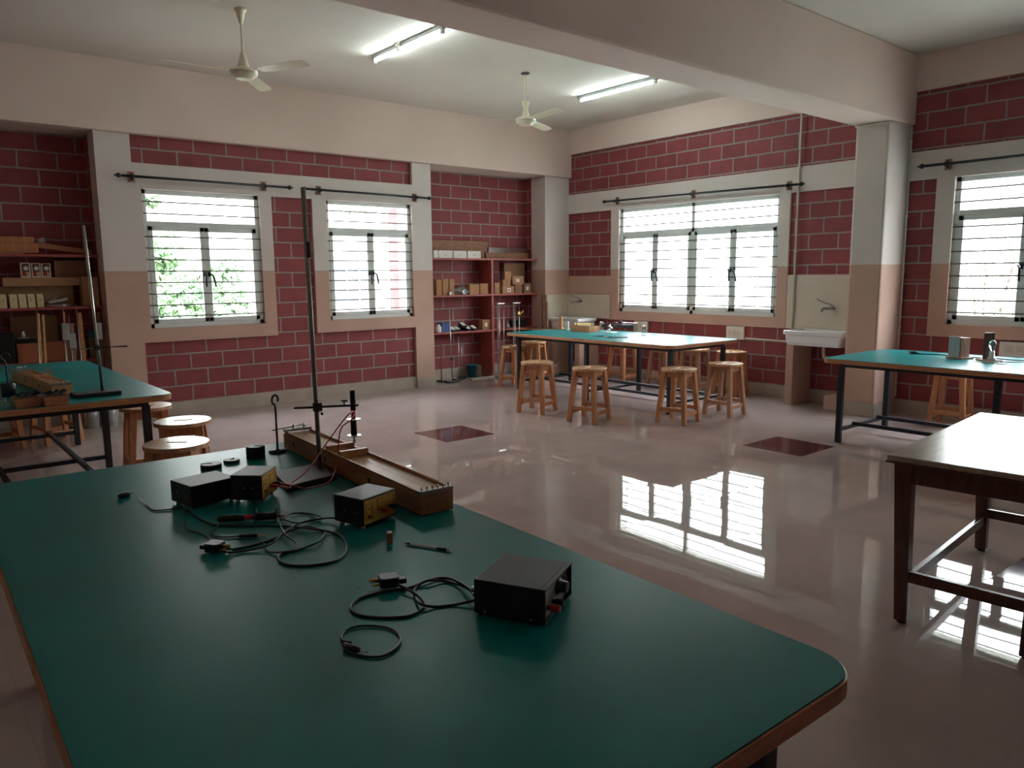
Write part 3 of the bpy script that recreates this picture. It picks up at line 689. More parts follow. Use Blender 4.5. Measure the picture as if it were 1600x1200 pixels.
bo = MB(); bo.box(-.016, .016, -.014, .014, zc_-.018, zc_+.018); bo.tube([(0, -.03, zc_-.004), (0, .03, zc_-.004)], .006, 8); bo.tube([(.010, -.014, zc_-.022), (.014, -.016, zc_-.034)], .006, 8); bo.build('boss_head', 'foil', rt, bevel=.002)
MB().tube([cz-cd_*.10+Vector((0, 0, -.004)), cz+cd_*.14+Vector((0, 0, .006))], .005, 8).build('clamp_arm', 'rod_iron', rt)
jw = MB(); jw.bar(cz+cd_*.105+Vector((0, 0, .006)), cz+cd_*.175+Vector((0, 0, .008)), .022, .010); jw.tube([cz+cd_*.115+Vector((0, 0, 0)), cz+cd_*.115+Vector((0, 0, .026))], .004, 8); jw.bar(cz+cd_*.102+Vector((0, 0, .026)), cz+cd_*.130+Vector((0, 0, .026)), .004, .008); jw.build('clamp_jaw', 'foil', rt, bevel=.002)
P0 = Vector((rx, ry, T))+cz+cd_*.152
def probe(name, label, P, d, L=.23, loose=False):
    root = thing(name, label, 'coil', P); d = Vector(d).normalized()
    MB().tube([(0, 0, 0), d*.006, d*.085, d*.09], [.007, .0125, .0125, .009], 14).build('handle', 'black_plastic', root)
    MB().tube([d*.088, d*.125], .0095, 12).build('coil_end', 'red_plastic', root)['label'] = 'red taped end of the coil'
    MB().tube([d*.128, d*.195], .0135, 16).build('winding', 'black_plastic', root)
    for t in (.126, .196): MB().tube([d*t, d*(t+.0035)], .030, 24).build('flange', 'steel' if not loose else 'black_plastic', root)
    MB().tube([d*.199, d*L], .006, 10).build('core', 'steel', root)
    return root
zt2 = pz(P0.x, P0.y, 609)
probe('coil_former', 'black and red coil with two silver flanges held upright in the retort clamp', (P0.x, P0.y, zt2), (0, 0, -1))
probeP = Vector((P0.x, P0.y, zt2))
# red leads from coil to box B
bx = Matrix.Translation((-8.421, -7.169, T)) @ Matrix.Rotation(math.radians(46), 4, 'Z')
t1 = bx @ Vector((.075, -.030, .048)); t2 = bx @ Vector((.105, -.030, .050))
for i, (tt, mid) in enumerate(((t1, [(500, 700), (475, 744)]), (t2, [(529, 700), (523, 744)]))):
    top = probeP+Vector((-.006+.006*i, -.012, -.09-.012*i))
    out = tt+(bx.to_3x3() @ Vector((0, -.05, -.008)))
    if i == 0: pts = [top, top+Vector((-.05, -.03, -.015)), at(512, 690, y=-6.96), at(480, 735, y=-7.05), at(455, 755, y=-7.10), out, tt]
    else: pts = [top, top+Vector((-.035, -.03, -.02)), at(532, 672, y=-6.98), at(527, 720, y=-6.97), onT(515, 752, .02), onT(480, 763, .02), out, tt]
    rl = thing('red_lead', ('upper' if i == 0 else 'lower')+' red wire from the yellow-faced box to the clamped coil', 'wire', tt)
    cable('wire', [p_-tt for p_ in pts], .0028, 'red_plastic', rl)
    MB().tube([(0, 0, 0), (out-tt)], [.0035, .003], 10).build('plug_sleeve', 'red_plastic', rl)
# loose coil lying on the table
Pq = onT(340, 811, .016); Pe = onT(425, 806, .016); pr_ = probe('coil_former', 'loose black coil lying across the cables on the foreground table', Pq, Pe-Pq, .225, True)

# slotted weights
def weight(px, py, n, label, r=.036, h=.017, rz=0):
    p_ = onT(px, py, 0); root = None
    for i in range(n):
        b_ = MB(); outer = []; N = 28; sl = .006
        # disc with a radial slot
        poly = [(sl*.8, 0)]+[(r*math.cos(a_), r*math.sin(a_)) for a_ in [math.asin(sl/r)+(2*PI-2*math.asin(sl/r))*k/N for k in range(N+1)]]
        poly = [(0, sl)]+poly[1:]+[(0, -sl)]+[(-sl, 0)]
        b_.prism(poly[:-1]+[(-sl*.9, -sl*.4), (-sl*.9, sl*.4)], 0, h)
        o = b_.build('slotted_weight', 'black_rough', loc=(p_.x, p_.y, T+i*h), rotz=math.radians(rz+i*55), bevel=.002)
        tag(o, label[i] if isinstance(label, list) else label, 'weight', 'slotted weights on the foreground table')
weight(330, 731, 1, 'flat black slotted weight lying leftmost on the foreground table', .045, .020, 150)
weight(362, 722, 1, 'thin black slotted weight just right of the leftmost one, behind the plain black box', .036, .013, 40)
weight(400, 716, 3, ['bottom disc of the stack of three black slotted weights', 'middle disc of the stack of three black slotted weights', 'top disc of the stack of three black slotted weights, slot facing the camera'], .043, .020, 200)
# hanger
hg = thing('weight_hanger', 'black weight hanger standing on its disc, hooked top, beside the stacked weights', 'weight hanger', onT(434, 706, 0))
MB().lathe([(.041, 0), (.042, .002), (.042, .008), (.012, .010), (.010, .014), (.004, .014)], n=28).build('disc', 'rod_iron', hg)
hk = [(0, 0, .01), (0, 0, .12), (-.001, 0, .225), (-.010, .004, .238), (-.013, .006, .258), (-.006, .002, .276), (.006, -.004, .277), (.012, -.008, .262), (.010, -.006, .248)]
MB().tube(smooth_path(hk, 6), .0055, 8).build('hook', 'rod_iron', hg)

# cables in the middle
rt = thing('power_cable', 'black mains cable with a three-pin plug, looping in front of the black boxes', 'cable', onT(335, 862, 0))
cab(rt, [(345, 858, .012), (365, 858, 0), (395, 852, 0), (425, 843, 0), (455, 829, .004), (480, 823, .006), (505, 831, 0), (500, 845, .004), (470, 858, 0), (440, 866, 0), (436, 876, 0), (455, 883, 0), (490, 883, 0), (525, 876, 0), (542, 860, 0), (537, 842, 0), (520, 832, 0), (485, 826, .01), (440, 822, 0), (380, 822, 0), (335, 820, 0), (305, 806, 0), (293, 796, .01)])
plug_part(rt, to_local(rt, [onT(336, 860, .004)])[0], math.radians(215))
rt = thing('power_cable', 'thin black cable from the yellow box looping round the mains plug cable', 'cable', onT(500, 815, 0))
cab(rt, [(532, 809, .01), (505, 810, .004), (470, 817, .008), (440, 835, .010), (420, 852, .006), (375, 862, 0), (350, 862, .008), (342, 860, .012)], .0032)
cab(rt, [(438, 812, .012), (455, 803, .004), (480, 802, 0), (502, 808, .005), (490, 813, 0), (465, 817, .005), (445, 812, .006), (432, 800, .02)], .003)
cab(rt, [(412, 850, .006), (420, 862, 0), (445, 862, .007), (463, 858, .006), (462, 848, .006), (445, 834, .011), (435, 815, .012)], .0026)
rt = thing('jack_lead', 'thin black lead with a jack plug lying between the power boxes and the mains plug', 'cable', onT(390, 838, 0))
cab(rt, [(350, 812, .010), (338, 824, .006), (330, 833, 0), (345, 839, 0), (372, 838, 0)], .0026)
cab(rt, [(292, 794, .008), (290, 824, 0), (310, 832, 0), (325, 840, 0), (327, 852, .012)], .0024)
a0, a1, a2 = to_local(rt, [onT(372, 838, .007), onT(402, 836.5, .007), onT(416, 837, .007)])
j = MB(); j.tube([a0, a0.lerp(a1, .1), a1.lerp(a0, .1), a1], [.003, .006, .006, .004], 12); jp = j.build('jack_body', 'black_plastic', rt); MB().tube([a1, a2], .0024, 8).build('tip', 'brass', jp)
rt = thing('wire_lead', 'black lead with a bare end left of the plain black box', 'wire', onT(240, 795, 0))
cab(rt, [(285, 793, .004), (262, 796, 0), (241, 797, 0), (228, 788, 0)], .0026)
a0, a1 = to_local(rt, [onT(228, 788, .004), onT(217, 779, .004)]); MB().tube([a0, a1], .0014, 6).build('bare_end', 'steel', rt)
rt = thing('connector', 'small black plug lying by itself at the left of the foreground table', 'plug', onT(195, 777, 0), .3)
MB().tube([(-.024, 0, .009), (-.012, 0, .009), (.012, 0, .009), (.022, 0, .009)], [.007, .010, .010, .006], 12).build('body', 'black_plastic', rt); MB().tube([(.020, .004, .009), (.034, .005, .009)], .003, 8).build('pin', 'foil', rt)
rt = thing('wire_lead', 'very fine grey wire curling on the table behind the yellow-faced box', 'wire', onT(515, 790, 0))
cab(rt, [(514, 755, .001), (530, 762, 0), (545, 770, 0)], .001)
cab(rt, [(527, 762, 0), (520, 772, 0), (518, 785, 0), (528, 792, 0)], .001)
# table crumbs: little dark specks nobody could count
sp = MB()
rnd = random.Random(9)
for k in range(34):
    p_ = onT(rnd.uniform(240, 620), rnd.uniform(870, 1060), 0); a_ = rnd.uniform(0, PI); l_ = rnd.uniform(.0012, .0035)
    d_ = Vector((math.cos(a_), math.sin(a_), 0))*l_
    sp.bar(p_-d_+Vector((0, 0, .0004)), p_+d_+Vector((0, 0, .0004)), .001, .0008)
tag(sp.build('dust_specks', 'black_rough'), 'dark specks of dirt scattered on the green foreground tabletop', 'dirt', kind='stuff')

# ------------------------------------------------------------------ left table items
sonometer((-8.56, -3.60, T), math.atan2(.03, 1.0)+.06, 1.25, .13, .09, 'long light wooden sonometer box on the left lab table', 'sono_light', 'sono_wood', (.55,))
rt = thing('retort_stand', 'retort stand with thin steel rod and black base on the left lab table', 'retort stand', (-8.26, -3.72, T), .06)
MB().box(-.20, .10, -.11, .07, 0, .030).build('base', 'black_rough', rt, bevel=.006)
MB().tube([(0, 0, .02), (-.03, .01, 1.22)], .0105, 12).build('rod', 'steel', rt)
zc3 = pz(-8.26, -3.72, 543)-T
bo = MB(); bo.box(-.03, .005, -.014, .014, zc3-.018, zc3+.018); bo.build('boss_head', 'foil', rt, bevel=.003)
MB().tube([(-.012, 0, zc3), (.08, -.06, zc3+.003), (.16, -.115, zc3+.006)], [.003, .0035, .0065], 8).build('clamp_rod', 'rod_iron', rt)
MB().tube([(-.01, 0, zc3), (-.13, .06, zc3-.012)], .003, 8).build('thin_arm', 'steel', rt)
# two wooden key boxes
for i, (x, y, lab) in enumerate(((-8.77, -3.93, 'small wooden box with black clips, left one of the pair on the left table'), (-8.61, -3.96, 'small wooden box with black clips, right one, beside the black stand base'))):
    rt = thing('key_box', lab, 'wooden box', (x, y, T), .05, 'wooden clip boxes on the left table')
    MB().box(-.072, .072, -.09, .08, 0, .062).build('body', 'sono_wood', rt, bevel=.003)
    MB().box(-.066, .066, -.084, .074, .062, .067).build('top_plate', 'foil', rt)
    rr = random.Random(i)
    for k in range(6):
        x2 = -.045+(k % 3)*.04; y2 = -.045+(k//3)*.07; a_ = rr.uniform(-.6, .6)
        MB().bar((x2, y2, .075), (x2+.045*math.cos(a_), y2+.045*math.sin(a_), .090), .014, .014).build('clip', 'black_rough', rt, bevel=.003)
wh = thing('weight_hanger', 'black weight hanger with hook and stacked discs on the left lab table', 'weight hanger', (-8.80, -3.35, T))
MB().lathe([(.045, 0), (.045, .095), (.02, .097)], n=24).build('weights', 'rod_iron', wh)
MB().tube(smooth_path([(0, 0, .09), (0, 0, .20), (-.004, 0, .255), (-.024, .008, .275), (-.022, .010, .305), (0, 0, .318), (.024, -.008, .303), (.024, -.008, .285)], 6), .0055, 8).build('hook', 'rod_iron', wh)
MB().tube(smooth_path([(-.04, 0, .07), (-.075, .0, .06), (-.08, 0, .02), (-.06, -.02, .01)], 5), .002, 6).build('white_thread', 'white_plastic', wh)
rt = thing('tangled_wires', 'thin tangled wires and clips at the left edge of the left lab table', 'wire', (-8.92, -3.5, T))
for k in range(5):
    rr = random.Random(k+3); pts = [(rr.uniform(-.14, .08), rr.uniform(-.25, .2), .004+.002*k) for _ in range(6)]
    MB().tube(smooth_path(pts, 6), .0024, 6).build('wire', ('brass', 'cable_black', 'white_plastic', 'cable_black', 'brass')[k], rt)
MB().bar((-.10, -.25, .006), (.10, -.22, .006), .012, .010).build('brass_strip', 'brass', rt)
cl = tag(MB().tube([(-.05, 0, .006), (0, 0, .012), (.05, 0, .006)], .006, 6).build('clip', 'black_plastic', loc=(-8.95, -3.1, T)), 'black crocodile clip on the left table edge by the tangled wires', 'clip')
tag(MB().prism([(-.05, -.03), (.05, -.035), (.03, .04), (-.03, .03)], 0, .006).prism([(-.02, 0), (.012, -.006), (.0, .03)], .006, .035).build('crumpled_paper', 'silver_bag', loc=(-8.46, -2.82, T+.092)), 'crumpled silver scrap on top of the light wooden sonometer', 'scrap')

# ------------------------------------------------------------------ window table items
def tt(px, py, dz=0, z=T): return at(px, py, z=z+dz)
p_ = tt(917, 520); rt = thing('resistance_box', 'wooden resistance box with rows of brass plugs on the window table', 'instrument', tt(914, 517.8), math.radians(-4))
MB().box(-.10, .10, -.21, .21, 0, .085).build('body', 'stool_wood', rt, bevel=.004); MB().box(-.092, .092, -.20, .20, .085, .091).build('ebonite_top', 'foil', rt)
for i in range(3):
    for k in range(8): MB().lathe([(.009, 0), (.012, .006), (.006, .010), (.011, .022), (.011, .030), (.003, .032)], (-.055+i*.055, -.17+k*.048, .091), 10).build('plug', 'brass' if i < 2 else 'black_plastic', rt)
rt = thing('rheostat', 'long dark tubular rheostat on the window table, under the wide window', 'instrument', tt(969, 516.5), math.radians(9))
MB().lathe([(.022, 0), (.026, .0), (.026, .56), (.022, .56)], n=20).xf(Matrix.Translation((0, .32, .07)) @ Matrix.Rotation(PI/2, 4, 'X')).build('tube', 'foil', rt)
for y in (-.27, .34): MB().box(-.045, .045, y-.008, y+.008, 0, .125).build('end_stand', 'steel', rt, bevel=.004)
MB().tube([(0, -.27, .12), (0, .34, .12)], .006, 8).build('slide_bar', 'chrome', rt); MB().box(-.02, .02, -.03, .03, .105, .145).build('slider', 'black_plastic', rt, bevel=.004)
rt = thing('knife_edge_stand', 'small shiny metal stand on a pale base in the middle of the window table', 'instrument', tt(953, 520), .1)
MB().box(-.06, .06, -.09, .09, 0, .015).build('base', 'white_plastic', rt, bevel=.003)
MB().tube([(0, .0, .015), (0, 0, .13)], .007, 8).build('post', 'chrome', rt); MB().bar((-.02, -.05, .07), (.02, .04, .10), .03, .02).build('clamp', 'steel', rt, bevel=.003); MB().bar((0, .0, .06), (0, .07, .02), .01, .01).build('brace', 'steel', rt)
rt = thing('terminal_stand', 'upright silver clamp at the right end of the rheostat', 'instrument', tt(1006, 524), .1)
MB().box(-.03, .03, -.03, .03, 0, .012).build('base', 'steel', rt); m_ = MB(); m_.box(-.008, .008, -.028, -.014, .01, .13); m_.box(-.008, .008, .014, .028, .01, .13); m_.box(-.008, .008, -.028, .028, .09, .11); m_.build('frame', 'chrome', rt, bevel=.002)
MB().tube([(0, 0, .09), (0, 0, .15)], .004, 8).build('screw', 'steel', rt)
rt = thing('meter_rule', 'yellow wooden metre rule lying along the left end of the window table', 'ruler', tt(838, 515), math.radians(37)); 
MB().box(-.014, .014, -.48, .48, 0, .007).build('rule', 'sono_light', rt); MB().box(-.030, .030, -.50, -.30, .0, .014).build('end_block', 'stool_wood', rt, bevel=.002)
rt = thing('wooden_upright', 'narrow orange wooden upright standing on the window table before the sink', 'block', tt(876, 513), .2)
MB().box(-.016, .016, -.030, .030, 0, .19).build('post', 'stool_wood', rt, bevel=.003); MB().box(-.04, .04, -.05, .05, 0, .012).build('foot', 'stool_wood', rt, bevel=.002)
rt = thing('white_stand', 'white upright plastic stand next to the wooden upright on the window table', 'instrument', tt(886.5, 516), .2)
m_ = MB(); m_.box(-.012, .012, -.024, .004, 0, .135); m_.box(-.012, .012, -.03, .05, 0, .008); m_.build('post', 'white_plastic', rt, bevel=.003); MB().tube(smooth_path([(0, .0, .12), (0, .03, .135), (0, .045, .11), (0, .04, .07)], 5), .005, 8).build('hook', 'white_plastic', rt)
rt = thing('wire_lead', 'dark wires snaking over the shiny right half of the window table', 'wire', (-1.85, -2.85, T))
for k in range(4):
    rr = random.Random(k+11); pts = [(rr.uniform(-.16, .14), -.25+.11*i+rr.uniform(-.05, .05), .004) for i in range(6)]
    MB().tube(smooth_path(pts, 6), .0028, 6).build('wire', 'cable_black', rt)

# ------------------------------------------------------------------ right table items
rt = thing('wooden_stand', 'upright wooden block with pale grey side, left of the bulb on the right table', 'instrument', (-1.38, -6.98, T), math.radians(-25))
MB().box(-.075, .075, -.095, .095, 0, .018).build('base', 'block_wood', rt, bevel=.003)
MB().box(-.055, .055, -.06, .08, .018, .205).build('block', 'block_wood', rt, bevel=.003)
MB().box(-.062, -.055, -.055, .078, .018, .215).build('pale_plate', 'grey_panel', rt)['label'] = 'pale grey metal plate'
MB().tube([(-.02, -.062, .19), (.0, -.075, .12)], .003, 6).build('pin', 'brass', rt); MB().tube([(-.02, -.064, .20), (-.02, -.058, .20)], .006, 8).build('screw', 'steel', rt)
rt = thing('bulb_holder', 'clear bulb in white holder with dark wooden backboard, on the right green table', 'light bulb', (-1.42, -7.26, T), math.radians(-35))
MB().box(-.08, .07, -.08, .09, 0, .015).build('base', 'block_wood', rt, bevel=.003); MB().box(-.045, .055, .03, .045, .015, .265).build('backboard', 'dark_wood', rt, bevel=.002)
MB().lathe([(.038, .015), (.038, .03), (.024, .04), (.022, .095), (.016, .10)], (0, -.02, 0), 20).build('holder', 'white_ceramic', rt)
bl = MB().lathe([(.014, .098), (.015, .11), (.030, .145), (.033, .165), (.026, .188), (.012, .198), (.001, .200)], (0, -.02, 0), 24).build('bulb', 'bulb_glass', rt); MB().tube([(-.006, -.02, .11), (-.010, -.02, .15), (.010, -.02, .15), (.006, -.02, .11)], .0012, 6).build('filament', 'steel', bl)
rt = thing('power_cable', 'black cable lying along the right green table behind the wooden stands', 'cable', (-1.25, -7.0, T))
MB().tube(smooth_path([(-.05, .52, .006), (.0, .40, .005), (.05, .28, .005), (.0, .16, .005), (.03, .0, .005), (.0, -.14, .005), (.05, -.25, .005), (.02, -.42, .006), (.08, -.55, .008)], 6), .005, 8).build('cable', 'cable_black', rt)
MB().tube(smooth_path([(-.28, -.30, .006), (-.20, -.42, .006), (-.1, -.5, .006), (.06, -.52, .012)], 6), .004, 8).build('cable', 'cable_black', rt)
plug_part(rt, (-.02, .50, .002), .4); plug_part(rt, (.08, -.56, .004), 2.2)
rt = thing('wire_lead', 'coil of thin pale wire before the bulb stand on the right green table', 'wire', (-1.60, -7.35, T))
for k in range(3): MB().tube([(.07*math.cos(t/12*PI), .12*math.sin(t/12*PI)+.03*k, .004+.003*k) for t in range(0, 22)], .0022, 6).build('loop', 'brass' if k == 1 else 'white_plastic', rt)

# ------------------------------------------------------------------ sinks, taps, pipes, switch boards
def sink(y0, y1, label):
    root = thing('sink', label, 'sink', (-.24, (y0+y1)/2, .78)); W = abs(y1-y0)/2; D_ = .235
    bm = MB(); rings = []
    prof = [(W-.05, D_-.03, 0), (W-.035, D_-.02, .04), (W-.025, D_-.015, .13), (W-.0, D_, .135), (W, D_, .18), (W-.012, D_-.012, .19), (W-.055, D_-.055, .188), (W-.07, D_-.065, .10), (W-.09, D_-.08, .03)]
    for w_, d_, z in prof: rings.append([bm.bm.verts.new((x, y, z)) for x, y in rrect(-d_, d_, -w_, w_, .04, 5)])
    for r1, r2 in zip(rings, rings[1:]):
        n = len(r1)
        for k in range(n): bm.bm.faces.new((r1[k], r1[(k+1) % n], r2[(k+1) % n], r2[k]))
    bm.bm.faces.new(rings[0][::-1]); bm.bm.faces.new(rings[-1])
    o = bm.build('basin', 'white_ceramic', root, bevel=.006)
    MB().lathe([(.028, .0305), (.028, .034), (.012, .032), (.0, .032)], (0, 0, 0), 16).build('drain', 'chrome', root)
    MB().tube([(.08, 0, .0), (.08, 0, -.10), (.10, 0, -.16), (.20, 0, -.18)], .022, 12).build('waste_pipe', 'cream_plastic', root)
sink(-.75, -.02, 'white ceramic sink in the room corner behind the window table')
sink(-5.34, -4.52, 'white ceramic sink by the column, on a plastered pillar')
for i, (y0, y1, z1) in enumerate(((-4.66, -4.555, .78), (-.74, -.62, .78), (-.10, -.02, .78))):
    structure(MB().box(-.42, .035, y0, y1, 0, z1).build('trim_%d' % (20+i), 'plaster', bevel=.006))
structure(MB().box(-.42, -.05, -5.385, -5.10, 0, .165).build('trim_24', 'plaster', bevel=.006)); structure(MB().box(-.70, -.45, -.30, -.02, 0, .17).build('trim_25', 'plaster', bevel=.006))
rt = thing('wooden_stick', 'pale stick leaning into the corner under the sink by the column', 'stick', (-.25, -5.30, .165)); MB().tube(smooth_path([(0, 0, .008), (.02, -.03, .12), (.05, -.055, .30)], 5), .010, 8).build('stick', 'cream_plastic', rt)
def tap(y, z, label):
    root = thing('tap', label, 'tap', (0.02, y, z)); root.scale = (1.25, 1.25, 1.25)
    MB().tube([(0, 0, 0), (-.008, 0, 0)], .034, 20).build('flange', 'tap_metal', root)
    b_ = MB(); b_.tube([(-.005, 0, 0), (-.09, .03, 0)], .015, 12); b_.tube([(-.045, .01, 0), (-.045, .01, .035)], [.016, .012], 12); b_.build('body', 'tap_metal', root)
    MB().tube(smooth_path([(-.09, .03, .0), (-.13, .05, 0), (-.15, .06, -.012), (-.152, .062, -.035)], 4), .012, 10).build('spout', 'tap_metal', root)
    MB().tube(smooth_path([(-.045, .01, .033), (-.06, .05, .048), (-.08, .11, .07), (-.095, .15, .10)], 4), [.006]*13, 8).build('lever', 'tap_metal', root)
tap(-.36, 1.245, 'chrome wall tap over the corner sink'); tap(-4.96, 1.245, 'chrome wall tap over the sink by the column')
def switchboard(y0, y1, z0, z1, label):
    root = thing('switch_board', label, 'switch board', (.035, (y0+y1)/2, (z0+z1)/2)); W = abs(y1-y0)/2; H = (z1-z0)/2
    MB().box(-.042, 0, -W, W, -H, H).build('plate', 'white_plastic', root, bevel=.006)
    for k in range(2):
        yy = W*(.55 if k == 0 else .05); s_ = MB()
        s_.box(-.046, -.042, yy-W*.20, yy+W*.20, -H*.55, H*.55); so = s_.build('socket', 'cream_plastic', root, bevel=.002)
        h_ = MB()
        for dy, dz in ((0, .016), (-.012, -.010), (.012, -.010)): h_.tube([(-.0465, yy+dy, dz), (-.044, yy+dy, dz)], .0042, 8)
        h_.build('holes', 'dark_slot', so)
    for k in range(3): MB().hexa([(-.042, -W*(.30+.2*k)-.010, -.022), (-.042, -W*(.30+.2*k)+.010, -.022), (-.042, -W*(.30+.2*k)+.010, .022), (-.042, -W*(.30+.2*k)-.010, .022), (-.046, -W*(.30+.2*k)-.010, -.022), (-.046, -W*(.30+.2*k)+.010, -.022), (-.052, -W*(.30+.2*k)+.010, .022), (-.052, -W*(.30+.2*k)-.010, .022)]).build('switch', 'cream_plastic', root)
switchboard(-1.86, -1.58, .775, .95, 'small white switch board under the left part of the wide window')
switchboard(-3.64, -3.345, .762, .948, 'white switch board with switches under the right part of the wide window')
switchboard(-7.30, -6.875, .77, .935, 'cream switch board on the brick wall right of the column')
def conduit(pts, label, n=()):
    o = MB().tube(pts, .0125, 10); 
    for p_ in n: p_ = Vector(p_); o.tube([p_-Vector((0, 0, .012)), p_+Vector((0, 0, .012))], .017, 10)
    tag(o.build('conduit_pipe', 'cream_plastic'), label, 'pipe')
conduit([(-.018, -4.40, 3.74), (-.018, -4.40, 3.70), (-.018, -4.40, 3.4), (-.018, -4.395, .97)], 'white vertical pipe running down the wall to the sink by the column', [(-.018, -4.40, 3.3), (-.018, -4.40, 1.98), (-.018, -4.396, 1.35)])
conduit([(.018, -3.65, .782), (.018, -4.50, .775)], 'short horizontal white pipe from the switch board towards the sink')
conduit([(-.555, -5.40, 3.368), (-.555, -5.798, 3.368), (-.02, -5.80, 3.368), (-.02, -5.80, .20)], 'white conduit around the top of the column and down its right side', [(-.02, -5.80, 3.2), (-.02, -5.80, 2.35), (-.02, -5.80, 1.7), (-.02, -5.80, 1.05)])

# ------------------------------------------------------------------ shelves in the niches
def shelving(x0, x1, zs, dividers, label):
    root = thing('shelving_unit', label, 'shelf', ((x0+x1)/2, .38, 0)); W = (x1-x0)/2
    for z in zs: MB().box(-W, W, -.17, .165, z-.030, z).build('shelf_board', 'shelf_red', root, bevel=.002)
    for dx in dividers: MB().box(dx-.022, dx+.022, -.165, .165, 0, zs[0]-.030).build('divider', 'shelf_red', root, bevel=.002)
SH = (1.985, 1.395, .80)
shelving(-2.895, -.535, SH, (.19,), 'red-painted shelves with one upright divider in the niche right of the windows')
shelving(-11.2, -7.422, (1.985, 1.385, .765), (-.35,), 'red-painted shelves in the left niche, loaded with boxes')
def on_shelf(name, label, cat, px0, px1, top, bot_z, y, d, m, group=None, extra=None, bevel=.003):
    """box standing on a shelf: front face at depth y between two photo columns, top at photo row"""
    a_ = at(px0, 450, y=y); b_ = at(px1, 450, y=y); mid = at((px0+px1)/2, top, y=y)
    h = max(.01, mid.z-bot_z); o = MB().box(0, b_.x-a_.x, 0, d, 0, h).build(name, m, bevel=bevel, loc=(a_.x, y, bot_z))
    tag(o, label, cat, group); w_ = b_.x-a_.x
    if extra == 'label': MB().box(w_*.30, w_*.62, -.0015, 0, h*.30, h*.68).build('paper_label', 'kraft_label', o)
    if extra == 'redlabel':
        l_ = MB().box(w_*.40, w_*.70, -.0015, 0, h*.22, h*.74).build('paper_label', 'kraft_label', o); MB().box(w_*.46, w_*.62, -.0025, -.0015, h*.36, h*.58).build('label_print', 'red_plastic', l_)
    if extra == 'tape': MB().box(w_*.42, w_*.58, -.001, d, h-.0002, h+.001).build('tape', 'cardboard_dark', o)
    return o
# right niche, top
on_shelf('sonometer_box', 'long brown wooden box lying at the back of the top shelf above the white boxes', 'wooden box', 676, 764, 376, SH[0], .43, .10, 'plank_wood')
on_shelf('wooden_beam', 'lower thin brown beam at the right end of the top shelf', 'wooden beam', 760, 826, 395, SH[0], .40, .08, 'plank_wood')
b_ = on_shelf('wooden_beam', 'upper thin brown beam stacked at the right end of the top shelf', 'wooden beam', 764, 824, 387, SH[0]+.052, .41, .06, 'dark_wood')
gl = 'white boxes in a row on the top shelf'
for i, (a0, a1, lab) in enumerate(((679, 686, 'white box at the left end of the top shelf, cut off by the pier'), (687, 708, 'second white box from the pier on the top shelf'), (710, 730, 'third white box from the pier on the top shelf'), (732, 752, 'rightmost of the white boxes on the top shelf'))):
    o = on_shelf('white_box', lab, 'box', a0, a1, 391+i*.4, SH[0], .25, .15, 'kraft_label', gl)
    if i: w_ = at(a1, 450, y=.25).x-at(a0, 450, y=.25).x; MB().tube([(w_/2, -.004, .05), (w_/2, .0, .05)], .012, 12).build('knob_mark', 'pcm', o)
# right niche, middle left bay
z = SH[1]
for a0, a1, tp, lab in ((682, 690.5, 437, 'tall narrow cardboard box, leftmost on the middle shelf'), (692, 701, 436, 'tall narrow cardboard box, second on the middle shelf'), (702.5, 710, 436, 'tall narrow cardboard box, third and half behind the plastic bag')):
    on_shelf('cardboard_box', lab, 'box', a0, a1, tp, z, .26+.04*(a0 > 700), .08, 'cardboard', 'cardboard boxes in the right niche', bevel=.002)
bag = MB(); bmesh.ops.create_icosphere(bag.bm, subdivisions=3, radius=1); rr = random.Random(5)
for v in bag.bm.verts:
    k = 1+.22*math.sin(v.co.x*7+v.co.y*3)*math.cos(v.co.z*6); v.co = Vector((v.co.x*.16*k, v.co.y*.10*k, max(-.0, (v.co.z+.55)*.075*k)))
tag(bag.build('plastic_bag', 'silver_bag', loc=(at(719, 455, y=.36).x, .36, z)), 'crumpled silvery plastic bag on the middle shelf', 'bag')
on_shelf('cardboard_box', 'square cardboard box right of the plastic bag', 'box', 734, 749, 444, z, .25, .14, 'cardboard', 'cardboard boxes in the right niche', 'tape')
on_shelf('cardboard_box', 'square cardboard box next to the shelf divider', 'box', 750.5, 763, 443, z, .27, .14, 'cardboard', 'cardboard boxes in the right niche', 'tape')
on_shelf('small_bottle', 'tiny dark jar at the front of the middle shelf before the bag', 'jar', 702, 706, 456, z, .22, .03, 'pcm')
# middle right bay
gc = 'cardboard boxes in the right niche'
on_shelf('cardboard_box', 'cardboard box just right of the shelf divider', 'box', 773, 781, 442, z, .26, .12, 'cardboard', gc)
on_shelf('cardboard_box', 'large cardboard box at the back of the right bay, behind the stacked ones', 'box', 788, 820, 411, z, .46, .075, 'cardboard_dark', gc)
on_shelf('cardboard_box', 'flat cardboard box with a red and white label, front of the right bay', 'box', 785.5, 803.5, 447, z, .23, .12, 'cardboard', gc, 'redlabel')
hb = at(794, 447, y=.23).z
on_shelf('cardboard_box', 'small box left in the middle layer above the red-labelled box', 'box', 786, 791, 437, hb, .25, .09, 'cardboard', gc)
on_shelf('cardboard_box', 'small pale box right in the middle layer above the red-labelled box', 'box', 791.5, 798, 437, hb, .25, .09, 'kraft_label', gc).data.materials[0] = MAT['cardboard']
h2 = at(792, 437, y=.25).z
on_shelf('cardboard_box', 'upright cardboard box on top of the pile of small boxes', 'box', 789, 799, 424.5, h2, .25, .08, 'cardboard', gc)
on_shelf('cardboard_box', 'brown box lying under the white-labelled one in the right bay', 'box', 804.5, 816, 444.5, z, .28, .12, 'cardboard_dark', gc)
on_shelf('cardboard_box', 'cardboard box with a white label sitting on the brown box', 'box', 801, 818.5, 431.5, at(810, 444.5, y=.28).z, .29, .13, 'cardboard', gc, 'label')
